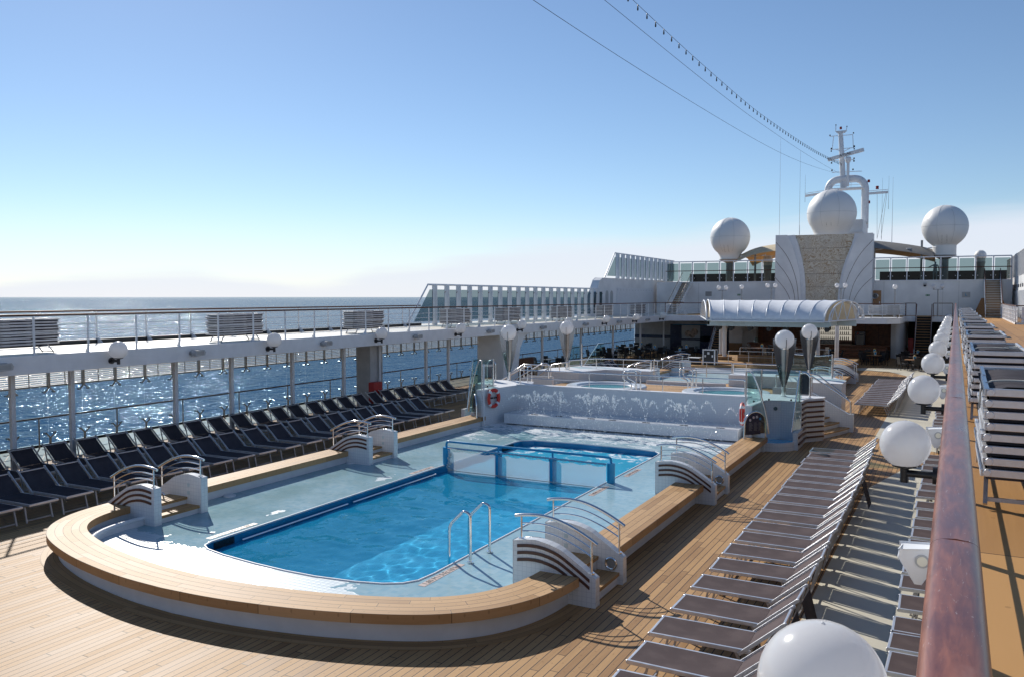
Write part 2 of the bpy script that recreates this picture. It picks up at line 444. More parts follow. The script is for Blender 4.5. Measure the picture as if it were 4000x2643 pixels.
gl_ = t.n('MixShader', {0: .29, 1: gl_, 2: t.n('BsdfDiffuse', {0: rgb(.03,.48,.80)}).outputs[0]}).outputs[0]
MAT['pool_water'] = t.done(t.n('MixShader', {0: fm, 1: gl_, 2: t.n('BsdfDiffuse', {0: rgb(.8,.86,.9)}).outputs[0]}).outputs[0])
water('tub_water', rgb(.55,.88,.92), 5., .35, False, rgb(.22,.62,.66), .4)
water('rear_water', rgb(.45,.82,.90), 2., .35, False, rgb(.08,.45,.60), .3)
# sea
t = NT('sea'); c = t.coord('Object')
n1 = t.noise(t.scale(c, 1., 1., 1.), .8, 1.5, .5); n2 = t.noise(c, .07, 3., .55); n3 = t.noise(c, .22, 2., .5)
h = t.math('ADD', t.math('ADD', t.math('MULTIPLY', n1, .5), t.math('MULTIPLY', n2, 1.6)), t.math('MULTIPLY', n3, .9))
big = t.noise(t.scale(c, .012, .002, 1.), 1., 3.)
base = t.mix(t.smooth(big, .3, .7), rgb(.014,.082,.165), rgb(.022,.100,.195))
nrm = t.bump(h, .7, 1.2)
fr = t.math('MULTIPLY', t.n('Fresnel', {'IOR': 1.33, 'Normal': nrm}).outputs[0], .55)
MAT['sea'] = t.done(t.n('MixShader', {0: fr, 1: t.n('BsdfDiffuse', {0: base}).outputs[0], 2: t.n('BsdfGlossy', {0: rgb(1,1,1), 'Roughness': .07, 'Normal': nrm}).outputs[0]}).outputs[0])
t = NT('lit_panel'); MAT['lit_panel'] = t.done(t.n('Emission', {0: rgb(1.,.93,.8), 1: .4}).outputs[0])
# droplets
t = NT('spray'); MAT['spray'] = t.done(t.n('MixShader', {0: .35, 1: t.pbr(Base_Color=rgb(.9,.93,.95), Roughness=.1), 2: t.n('BsdfTranslucent', {0: rgb(.9,.94,.96)}).outputs[0]}).outputs[0])
# swirled stone cladding
t = NT('swirl_stone'); c = t.coord('Object')
q = t.scale(c, 1., 1., 1.)
warp = t.n('TexNoise', {'Vector': q, 'Scale': .8, 'Detail': 2., 'Roughness': .5, 'Distortion': 1.2})
vec = t.n('VectorMath', {0: q, 1: t.n('VectorMath', {0: warp.outputs[1], 1: (1.6,1.6,1.6)}, operation='MULTIPLY').outputs[0]}, operation='ADD').outputs[0]
nn = t.noise(vec, .8, 2., .5, 1.)
fr_ = t.math('ABSOLUTE', t.math('SUBTRACT', t.math('FRACT', t.math('MULTIPLY', nn, 14.)), .5)); wv = t.smooth(fr_, .02, .30)
col = t.mix(wv, rgb(.40,.27,.15), rgb(.68,.61,.49)); col = t.mix(t.math('MULTIPLY', t.smooth(t.noise(q, .9, 4.), .4, .7), .5), col, rgb(.60,.56,.49))
MAT['swirl_stone'] = t.done(t.pbr(Base_Color=col, Roughness=.5, Normal=t.bump(wv, .4, .03)))
M = MAT
# ------------------------------------------------------------------ camera, sky, sun
cam = bpy.data.cameras.new('camera'); cam.sensor_width = 36; cam.lens = 3290/4000*36
cam.clip_start = .05; cam.clip_end = 90000
co = bpy.data.objects.new('camera', cam); COL.objects.link(co); SC.camera = co
co.location = (0, 0, 5.1); co.rotation_euler = (R(90-2.8103), 0, R(27.763))
SUN = Vector((-1.25, .95, 1.0)).normalized()
el = math.asin(SUN.z); az = math.atan2(SUN.x, SUN.y)
sl = bpy.data.lights.new('sun', 'SUN'); sl.energy = 4.6; sl.angle = R(.5); sl.color = (1, .95, .87)
so = bpy.data.objects.new('sun', sl); COL.objects.link(so); so.location = (-60, 50, 60)
so.rotation_euler = (-SUN).to_track_quat('-Z', 'Y').to_euler()
w = bpy.data.worlds.new('World'); SC.world = w; w.use_nodes = True
nt = w.node_tree; nt.nodes.clear()
def wn(typ, ins=None, **kw):
    nd = nt.nodes.new('ShaderNode' + typ)
    for k, v in kw.items(): setattr(nd, k, v)
    for k, v in (ins or {}).items():
        if isinstance(v, bpy.types.NodeSocket): nt.links.new(v, nd.inputs[k])
        else: nd.inputs[k].default_value = v
    return nd
sky = wn('TexSky', sky_type='NISHITA'); sky.sun_disc = False
sky.sun_elevation = el; sky.sun_rotation = az; sky.altitude = 30
sky.air_density = .9; sky.dust_density = .08; sky.ozone_density = 3.6
g = wn('TexCoord').outputs['Generated']; sp = wn('SeparateXYZ', {0: g})
def wm(op, a, b=0.): return wn('Math', {0: a, 1: b}, operation=op).outputs[0]
# low bank of thin cloud standing on the horizon, ragged upper edge
zz = wm('MAXIMUM', sp.outputs[2], 0.)
nz = wn('TexNoise', {'Vector': wn('Mapping', {'Vector': g, 'Scale': (1.3, 1.3, 14.)}).outputs[0], 'Scale': 2.2, 'Detail': 6., 'Roughness': .5}).outputs[0]
low = wn('TexNoise', {'Vector': wn('Mapping', {'Vector': g, 'Scale': (1., 1., .2)}).outputs[0], 'Scale': 2.6, 'Detail': 3., 'Roughness': .45}).outputs[0]
edge = wm('ADD', wm('MULTIPLY', wn('MapRange', {0: low, 1: .38, 2: .62, 3: .0, 4: .022}).outputs[0], 1.), wm('MULTIPLY', nz, .05))
edge = wm('ADD', edge, wm('MULTIPLY', wm('ADD', sp.outputs[0], .98), .082))
cl = wn('MapRange', {0: wm('SUBTRACT', wm('ADD', edge, -.012), zz), 1: .0, 2: .035, 3: 0., 4: 1.}, interpolation_type='SMOOTHSTEP').outputs[0]
mx = wn('Mix', None, data_type='RGBA')
hz = wn('MapRange', {0: zz, 1: .0, 2: .12, 3: .55, 4: 0.}, interpolation_type='SMOOTHERSTEP').outputs[0]
nt.links.new(wm('MAXIMUM', wm('MULTIPLY', cl, .86), hz), mx.inputs[0]); nt.links.new(sky.outputs[0], mx.inputs[6]); mx.inputs[7].default_value = (7.5, 7.9, 8.9, 1)
bg = wn('Background', {0: mx.outputs[2], 1: .10})
nt.links.new(bg.outputs[0], wn('OutputWorld').inputs[0])
SC.view_settings.view_transform = 'Standard'; SC.view_settings.look = 'None'; SC.view_settings.exposure = 0.1; SC.view_settings.gamma = 1
cy = SC.cycles; cy.max_bounces = 10; cy.transparent_max_bounces = 24; cy.diffuse_bounces = 3; cy.glossy_bounces = 4
cy.transmission_bounces = 4; cy.caustics_reflective = False; cy.caustics_refractive = True; cy.sample_clamp_indirect = 6; cy.use_denoising = True

# ------------------------------------------------------------------ setting: sea, decks
m = MB(); n = 64; S = 60000
m.add([(-S,-S,-22),(S,-S,-22),(S,S,-22),(-S,S,-22)], [(0,1,2,3)])
tag(m.build('sea', M['sea']), 'blue sea glittering under the sun out to the horizon', 'sea', kind='structure')
XL, XR = -16.8, -5.4; CX = -11.1
HU = 3.5
m = MB()
def rect(m, x0, x1, y0, y1, z): m.add([(x0,y0,z),(x1,y0,z),(x1,y1,z),(x0,y1,z)], [(0,1,2,3)])
rect(m, -28, -13.7, -6, 95, 0); rect(m, -7.9, 5.6, -6, 95, 0); rect(m, -13.7, -7.9, -6, 11.2, 0); rect(m, -13.7, -7.9, 26.6, 43, 0); rect(m, -13.7, -7.9, 50, 95, 0)
tag(m.build('pool_deck', M['teak']), 'pale teak planked deck round the swimming pool', 'deck', kind='structure')
m = MB()
m.flat([(-2.15,-6),(.8,-6),(.8,29),(-.2,29),(-1.3,27.2),(-2.0,24)], [], .004)
m.flat([(-2.5,33.2),(-1.2,31.2),(.8,30.4),(.8,66.5),(-2.6,66.5),(-9,64.6),(-9,63.4),(-4,63.2),(-2.7,60),(-2.5,50)], [], .004)
tag(m.build('painted_walkway', M['paint_strip']), 'cream painted steel walkway beside the teak deck', 'walkway', kind='structure')
m = MB(); m.box(-28.2, 5.8, -8, 110, -22, -2.6); m.box(-28.2,-28.05,-8,110,-2.6,-.02); m.box(5.65,5.8,-8,110,-2.6,3.2)
m.box(-28.05,5.65,-8,-7.9,-2.6,3.2); m.box(-28.05,5.65,95,95.1,-2.6,6.2)
tag(m.build('ship_hull', M['white_wall']), 'white steel hull of the ship under the decks', 'hull', kind='structure')
# upper decks (sheets on slabs)
m = MB()
m.box(-28.1,-22.25,-8,96,3.05,HU)
tag(m.build('promenade_deck', M['cream_deck'], along='y'), 'cream upper promenade deck above the window wall', 'deck', kind='structure')
m = MB(); m.box(-.02, 5.7, -8, 77.4, 3.05, HU)
tag(m.build('sun_deck', M['tan_sheet'], along='y'), 'tan planked upper deck to the right of the wooden handrail', 'deck', kind='structure')
m = MB()
front = [(-22.2,70.5),(-19,71.8),(-16.5,69.8),(-12,69.2),(-8,69.2),(-6.2,69.2),(-4.6,69.6),(-3.75,70.6),(-3.65,72),(-3.65,77.4),(-2.95,77.4),(-2.95,96),(-22.2,96)]
m.prism(front, 'z', 3.05, HU); m.box(-2.95,-1.6,77.4,96,3.05,HU); m.box(-1.6,5.7,77.4,96,3.05,HU)
tag(m.build('cross_deck', M['white_paint']), 'white upper cross deck over the bar', 'deck', kind='structure')
m = MB(); rect(m, -22.2,-3.7,72.5,80.5, HU+.006); rect(m,-3.7,5.7,77.6,80.5,HU+.006); m.build
tag(m.build('cross_deck_floor', M['tan_sheet']), 'tan walking surface of the upper cross deck', 'floor', kind='structure')
# fascia beams
t_ = thing('deck_edge_beam', 'long white steel edge beam of the left upper promenade', 'beam', (-22.2,-8,3.05))
m = MB(); m.box(-22.25,-22.1,-8,76,3.02,HU+.03); m.build('beam', M['white_paint'], t_, bevel=.01)
t_ = thing('deck_edge_beam', 'white steel edge beam under the long wooden handrail', 'beam', (-.1,-8,3.05))
m = MB(); m.box(-.085,-.02,-8,77.4,3.0,HU+.03); m.build('beam', M['white_paint'], t_, bevel=.01)

# ------------------------------------------------------------------ pool
half = [(0,9.09),(1,9.13),(1.9,9.27),(2.7,9.44),(3.4,9.66),(4.0,9.90),(4.5,10.17),(4.95,10.55),(5.3,11.02),(5.55,11.6),(5.67,12.2),(5.7,12.64)]
half = chaikin(half, 2)
front_path = [(CX+x, y) for x, y in reversed(half)] + [(CX-x, y-.26*min(1, x/5.7)**6) for x, y in half[1:]]
def bench(name, label, path, w=.72, skirt=True):
    N = normals(path, (CX, 19 if path[0][1] < 32 else 50))
    mid = path[len(path)//2]
    t_ = thing(name, label, 'bench', (mid[0], mid[1], 0), 0, 'teak benches round the pools')
    m = MB(); m.strip(path, N, 0, w, .33, .48); m.build('seat', M['teak_bench'], t_)
    m = MB(); m.strip(path, N, .2, .28, .0, .33); m.strip(path, N, w-.16, w-.08, .1, .33); m.build('base', M['white_paint'], t_)
    return t_, N
tb, NF = bench('curved_bench', 'long curved teak bench wrapping round the near end of the swimming pool', front_path)
m = MB(); m.strip(front_path, NF, -.12, .19, .001, .006); m.build('margin_board', M['teak_step'], tb)
def line(x, y0, y1, n=8): return [(x, y0+(y1-y0)*i/n) for i in range(n+1)]
bench('straight_bench', 'straight teak bench on the right of the pool between the two arched stairs', line(XR, 14.12, 20.41))
bench('straight_bench', 'straight teak bench on the left of the pool in front of the dark loungers', line(XL, 13.86, 19.96))
bench('straight_bench', 'teak bench on the right of the pool ending at the dark arched board', line(XR, 21.92, 28.4))
bench('straight_bench', 'wet reddish teak bench on the left of the pool ending at the glass shower screen', line(XL, 21.4, 28.6))
# deep pool outline
dl = [(-13.33,12.6),(-13.33,12.15),(-13.24,11.9),(-13.0,11.75),(-12.42,11.62),(-11.5,11.51),(-10.7,11.46),(-10.0,11.47),(-9.2,11.58),(-8.71,11.72),(-8.42,11.9),(-8.26,12.15),(-8.22,12.6),
      (-8.22,25.4),(-8.26,25.8),(-8.5,26.1),(-9.2,26.2),(-11.2,26.28),(-12.9,26.15),(-13.25,25.9),(-13.33,25.5)]
sur = [(p[0]-n_[0]*.6, p[1]-n_[1]*.6) for p, n_ in zip(front_path, NF)]
pt = thing('swimming_pool', 'large rectangular swimming pool with pale mosaic surround and blue basin', 'pool', (CX, 19, 0))
m = MB(); m.flat(sur + [(CX-5.1,29.9),(CX+5.1,29.9)], [dl], .12); m.build('tile_surround', M['pool_deck_tile'], pt)
m = MB(); m.wall(dl, -.30, .118, True); m.build('rim', M['blue_rim'], pt)
m = MB(); m.wall(dl, -1.75, -.30, True); m.flat(dl, [], -1.75); m.build('basin', M['basin_tile'], pt)
m = MB(); m.tube([(p[0], p[1], .122) for p in dl], .022, 6, True); m.build('coping', M['white_paint'], pt, smooth=True)
m = MB()
for y0, y1 in ((12.9,16.4),(16.6,20.4)): m.tube([(-13.24,y0,-.02),(-13.24,y1,-.02)], .022, 8)
m.build('gutter_rail', M['chrome'], pt, smooth=True)
m = MB()
for i in range(7): m.box(-13.315,-13.30,12.2,12.75,-.06+i*.022,-.048+i*.022)
m.build('overflow_grille', M['black_plastic'], pt); m = MB()
for i in range(7): m.box(-13.315,-13.30,24.6,25.4,-.06+i*.022,-.048+i*.022)
m.build('overflow_grille', M['black_plastic'], pt)
for (x, y, a, s_) in ((-8.06,12.62,PI/2,'1,80 M / 5 Ft. 10 In.'),(-8.02,20.05,PI/2,'1,95 M / 6 Ft. 4 In.'),(-8.02,22.6,PI/2,'1,35 M / 4 Ft. 5 In.'),(-13.56,12.95,-PI/2,'1,80 M / 5 Ft. 10 In.'),(-13.52,20.1,-PI/2,'1,95 M / 6 Ft. 4 In.')):
    m = MB(); L = 1.35 if y < 15 else 1.15; m.box(x-.07, x+.07, y-L/2, y+L/2, .119, .125); dp_ = m.build('depth_plate', M['beige_tile'], pt)
    word_parts(s_, .155 if y < 15 else .13, M['letter_black'], dp_, Matrix.Translation((x, y, .127)) @ Matrix.Rotation(a, 4, 'Z'))
for (x, y) in ((-16.0,15.2),(-16.0,20.0),(-16.0,27.3)):
    m = MB(); m.cyl((x, y), .15, .12, .15, 20); m.build('floor_jet', M['white_paint'], pt, smooth=True)
def inside(x, y, L):
    c = False
    for i in range(len(L)):
        (x1,y1),(x2,y2) = L[i-1], L[i]
        if (y1 > y) != (y2 > y) and x < (x2-x1)*(y-y1)/(y2-y1)+x1: c = not c
    return c
rs = random.Random(5)
WV = []
for i in range(34):
    lam = .26*(1.11**(i*.54)); a = rs.gauss(-.35, .75); WV.append((2*PI/lam*math.cos(a+PI/2), 2*PI/lam*math.sin(a+PI/2), rs.uniform(0,6.28), .0019*lam**.9))
def wave(x, y):
    g = .75+.25*math.sin(.9*x+.4*y)+.25*math.sin(.5*y-1.1*x+1.)
    return g*sum(A*math.sin(kx*x+ky*y+p) for kx, ky, p, A in WV)
st = .065; nx = int(5.11/st); ny = int(14.82/st); m = MB(); v = []
x0w, y0w = -13.325, 11.465
for j in range(ny+1):
    for i in range(nx+1):
        x = x0w+i*st; y = y0w+j*st; v.append((x, y, -.06+wave(x,y)))
keep = [inside(p[0], p[1], dl) for p in v]
fs = []
for j in range(ny):
    for i in range(nx):
        q = (j*(nx+1)+i, j*(nx+1)+i+1, (j+1)*(nx+1)+i+1, (j+1)*(nx+1)+i)
        if any(keep[k] for k in q): fs.append(q)
m.add(v, fs); m.build('water', M['pool_water'], smooth=True)
wtr = bpy.data.objects['water']; tag(wtr, 'rippled blue water filling the swimming pool', 'water', kind='structure')
for p in wtr.data.polygons: p.use_smooth = True
wtr.cycles.is_caustics_caster = True
sl.cycles.is_caustics_light = True
for o in pt.children:
    if o.name.startswith(('basin','rim')): o.cycles.is_caustics_receiver = True
# rolled pool cover edge under the near bench
t_ = thing('bench_step', 'white curved step with a rounded nose under the near left bench', 'step', (-15.2,11.2,.12))
pa = chaikin([(-15.85,12.38),(-15.85,11.75),(-15.74,11.25),(-15.52,10.85),(-15.2,10.55)], 2)
m = MB(); m.strip(pa, normals(pa, (CX,19)), 0, .22, .12, .26); m.build('riser', M['white_paint'], t_)
m = MB(); m.tube([(p[0]+.2,p[1]+.06,.27) for p in pa], .05, 10); m.build('nosing', M['white_paint'], t_, smooth=True)

# ------------------------------------------------------------------ arched side walls and steps
prof = [(1.52,0),(1.52,.94),(1.38,.965),(1.25,.985),(1.1,.993),(.98,.985),(.85,.96),(.72,.924),(.6,.868),(.48,.795),(.35,.715),(.23,.64),(.1,.55),(.02,.5),(0,.48),(0,0)]
def arc_top(d):
    tp = prof[1:-1]
    for (a, za), (b, zb) in zip(tp, tp[1:]):
        if b <= d <= a: return za + (zb-za)*(a-d)/(a-b) if a != b else za
    return .48
def arched_wall(y, face, side, lab, where):
    """face -1: wooden stripes on the side towards the camera, porthole on the far side; side +1: right of the pool"""
    xo = -5.12 if side > 0 else -16.82
    X = lambda d: xo - side*d
    t_ = thing('arched_wall', lab, 'arched wall', (X(.76), y, 0), 0, 'tiled arched walls flanking the pool steps')
    y0, y1 = y-.09, y+.09
    m = MB(); m.prism([(X(d), z) for d, z in prof], 'y', y0, y1); m.build('tiled_body', M['wall_tile'], t_, bevel=.012)
    yf = y0 if face < 0 else y1
    for dz, d0, d1 in ((.075, .10, 1.43), (.195, .10, 1.43), (.315, .50, 1.43)):
        m = MB(); K = 14; up = []; dn = []
        for i in range(K+1):
            d = d0 + (d1-d0)*i/K; z = arc_top(d) - dz; up.append((X(d), z)); dn.append((X(d), z-.05))
        m.prism(up + dn[::-1], 'y', yf - .022 if face < 0 else yf, yf if face < 0 else yf + .022); m.build('wood_stripe', M['stripe_wood'], t_, bevel=.004)
    yb = y1 if face < 0 else y0; sg = 1 if face < 0 else -1
    m = MB(); m.tube([(X(.22)+.1*math.cos(a)*1.0, yb+sg*.004, .36+.1*math.sin(a)) for a in [2*PI*k/20 for k in range(20)]], .022, 6, True)
    lr = m.build('light_ring', M['chrome'], t_, smooth=True)
    m = MB(); m.tube([(X(.22), yb-.002, .36), (X(.22), yb+sg*.008, .36)], .085, 18); m.build('light_lens', M['grey_metal'], lr)
    m = MB()
    for z in (.52,.70): m.box(X(1.1)-.04, X(1.1)+.04, min(yb, yb+sg*.004), max(yb, yb+sg*.004), z, z+.08)
    m.build('blue_tile_inlay', M['beam_teal'], t_)
    rail = [(1.52,1.345),(1.38,1.375),(1.2,1.395),(1.02,1.40),(.85,1.385),(.7,1.355),(.5,1.29),(.3,1.205),(.1,1.10),(0,1.04)]
    m = MB(); m.tube([(X(d), y, z) for d, z in chaikin(rail,1)], .03, 10); hr = m.build('handrail', M['chrome'], t_, smooth=True)
    for dz in (.14,.275):
        m = MB(); m.tube([(X(d), y, z-dz) for d, z in chaikin([(1.4,1.372)] + rail[2:8] + [(.1,1.10)],1)], .013, 6); m.build('mid_rail', M['chrome'], hr, smooth=True)
    for d, zt in ((1.4,1.37),(.1,1.10)):
        m = MB(); m.tube([(X(d), y, arc_top(d)), (X(d), y, zt)], .018, 8); m.cyl((X(d), y), .05, arc_top(d)-.01, arc_top(d)+.012, 12); m.build('rail_post', M['chrome'], hr, smooth=True)
def steps(yc, w, side, lab):
    xo = -5.12 if side > 0 else -16.82
    t_ = thing('pool_steps', lab, 'steps', (xo-side*.8, yc, 0), 0, 'wooden steps over the pool edge')
    for d0, d1, z in ((.06,.48,.22),(.46,1.06,.46),(1.04,1.46,.30)):
        xa, xb = sorted((xo-side*d0, xo-side*d1))
        m = MB(); m.box(xa, xb, yc-w/2, yc+w/2, z-.06, z); m.build('tread', M['teak_step'], t_, along='y')
        m = MB(); m.box(xa+.04, xb-.04, yc-w/2+.002, yc+w/2-.002, .0, z-.06); m.build('riser', M['white_paint'], t_)
SIDE = {1: 'right', -1: 'left'}
for side, prs in ((1, ((12.74,14.03,'near'),(20.5,21.83,'middle'),(46.3,47.5,'rear'),(53.4,54.7,'farthest'))), (-1, ((12.48,13.77,'near'),(20.05,21.31,'middle'),(46.3,47.6,'rear'),(52.7,54.2,'farthest')))):
    for ya, yb, w_ in prs:
        arched_wall(ya, -1, side, f'white tiled arch with brown stripes, before the {w_} steps on the {SIDE[side]} pool edge', w_)
        arched_wall(yb, 1, side, f'white tiled arch with porthole light, beyond the {w_} steps on the {SIDE[side]} pool edge', w_)
        steps((ya+yb)/2, yb-ya-.18, side, f'teak steps between the {w_} pair of arched walls on the {SIDE[side]} pool edge')

# ------------------------------------------------------------------ pool divider net, ladder
t_ = thing('pool_divider', 'blue barrier with white net standing across the middle of the pool', 'barrier', (-10.7,21.1,0))
for x in (-13.31,-11.55,-9.83,-8.1):
    m = MB(); m.cyl((x,21.1), .11, -.6 if -13 < x < -8.2 else .1, .66, 20); m.build('post', M['blue_paint'], t_, smooth=True)
m = MB(); m.tube(fillet([(-13.31,21.1,.6),(-13.31,21.1,.83),(-8.1,21.1,.80),(-8.1,21.1,.6)], .12), .035, 10)
for x in (-11.55,-9.83): m.tube([(x,21.1,.6),(x,21.1,.81)], .028, 8)
m.build('top_rail', M['blue_paint'], t_, smooth=True)
m = MB(); m.tube([(-13.2,21.0,.66),(-8.2,21.0,.63)], .026, 8); m.build('net_bar', M['chrome'], t_, smooth=True)
m = MB(); K = 40
for i in range(K):
    xa = -13.2+5.0*i/K; xb = -13.2+5.0*(i+1)/K
    za = .59-.045*abs(math.sin(i*PI/4)); zb = .59-.045*abs(math.sin((i+1)*PI/4))
    m.add([(xa,21.0,-.3),(xb,21.0,-.3),(xb,21.0,zb),(xa,21.0,za)], [(0,1,2,3)])
m.build('net', M['net_mesh'], t_)
m = MB()
zig = []
for i in range(41): zig.append((-13.2+5.0*i/40, 20.99, .64 if i % 2 else .575))
m.tube(zig, .006, 4); m.build('lacing', M['rope'], t_)
m = MB(); m.tube([(-13.2,20.98,.0),(-8.25,20.98,-.02)], .012, 6); m.build('hem_line', M['rope'], t_)
m = MB()
for k in range(9):
    a = k*.7; m.tube(fillet([(-13.12+.05*math.sin(a), 20.9, .55-.06*k), (-13.05+.08*math.cos(a*2), 20.85, .5-.06*k), (-13.1+.06*math.sin(a*3), 20.95, .46-.06*k)], .05, 3), .016, 5)
m.build('rolled_net', M['rope'], t_, smooth=True)
t_ = thing('pool_ladder', 'pair of bent chrome grab rails on the right edge of the pool', 'ladder', (-7.96,13.8,.12))
for y in (13.44,14.18):
    m = MB(); m.tube(fillet([(-7.96,y,.12),(-7.96,y,1.04),(-8.10,y,1.09),(-8.42,y,.78),(-8.45,y,-.9)], .12, 6), .028, 12); m.cyl((-7.96,y), .06, .12, .15, 14); m.build('grab_rail', M['chrome'], t_, smooth=True)
m = MB()
for z in (-.3,-.6,-.85): m.box(-8.47,-8.38,13.46,14.16,z,z+.03)
m.build('rung', M['chrome'], t_)
# ------------------------------------------------------------------ raised whirlpool platform
ZP = 1.53; ZD = 1.0
mx_ = lambda P: [(2*CX-x, y) for x, y in P][::-1]
t_ = thing('fountain_wall', 'long white tiled wall with ledge and water jets closing off the far end of the pool', 'wall', (CX,30.4,0))
m = MB(); m.box(-15.75,-6.45,30.4,30.66,0,ZP); m.build('tiled_wall', M['small_tile'], t_)
m = MB(); m.box(-15.8,-6.4,30.37,30.69,ZP,ZP+.035); m.build('coping', M['white_paint'], t_, bevel=.01)
m = MB(); m.box(-15.6,-6.5,28.95,30.4,.17,.56); m.build('ledge', M['small_tile'], t_, bevel=.02)
m = MB(); m.box(-15.6,-6.5,29.2,30.38,.125,.17); m.build('recess_shade', M['dark_room'], t_)  # black slab paints in the shade of the gap under the ledge
JX = [-14.35,-13.3,-12.0,-11.15,-9.85,-8.45,-7.15]
for x in JX:
    m = MB(); m.box(x-.14,x+.14,29.12,29.2,.56,.572); m.build('nozzle', M['black_plastic'], t_)
t_ = thing('platform_deck', 'raised teak deck round the two whirlpool tubs', 'platform', (CX,35,0))
m = MB(); m.flat([(-16.6,30.6),(-5.6,30.6),(-5.6,40.2),(-16.6,40.2)], [], ZD); m.build('deck_boards', M['teak_bench'], t_, along='x')
m = MB(); m.wall([(-16.0,30.66),(-16.0,40.2),(-6.2,40.2),(-6.2,30.66)], 0, ZD-.01); m.build('side', M['small_tile'], t_)
# curved curb towards the rear pool
pa = [(CX+3.9*math.sin(a), 38.2-1.1*math.cos(a)+1.6) for a in [(-.9+1.8*i/16) for i in range(17)]]
pa = [(x, 38.6 - 1.2*(1-((x-CX)/3.2)**2)*.6 + .3) for x in [CX-1.9+3.8*i/16 for i in range(17)]]
m = MB(); m.strip(pa, normals(pa, (CX,50)), 0, .28, ZD, ZD+.16); m.build('curb', M['small_tile'], t_)

PF = [(-6.08,28.1),(-5.86,28.1),(-5.78,29.9),(-5.3,30.1),(-4.82,30.03),(-4.61,30.13),(-4.59,30.9),(-4.09,31.55),(-4.09,31.95),(-6.4,31.95),(-6.75,31.2),(-6.45,30.4)]
PR = [(-4.1,37.07),(-4.1,38.6),(-4.6,39.5),(-5.0,40.6),(-6.6,40.6),(-9.2,40.0),(-9.2,38.95),(-6.9,38.95),(-6.3,37.07)]
def pod(side, P, where):
    Q = P if side > 0 else mx_(P)
    cx = sum(p[0] for p in Q)/len(Q); cy_ = sum(p[1] for p in Q)/len(Q)
    t_ = thing('corner_pod', f'white tiled corner block of the whirlpool platform, {where}', 'tiled block', (cx,cy_,0))
    m = MB(); m.prism(Q, 'z', 0, ZP-.03); m.build('tiled_body', M['wall_tile'], t_)
    m = MB(); m.prism([(cx+(x-cx)*1.012, cy_+(y-cy_)*1.012) for x, y in Q], 'z', ZP-.03, ZP); m.build('cap', M['white_paint'], t_)
    return t_, (lambda x: x if side > 0 else 2*CX-x)
pods = {}
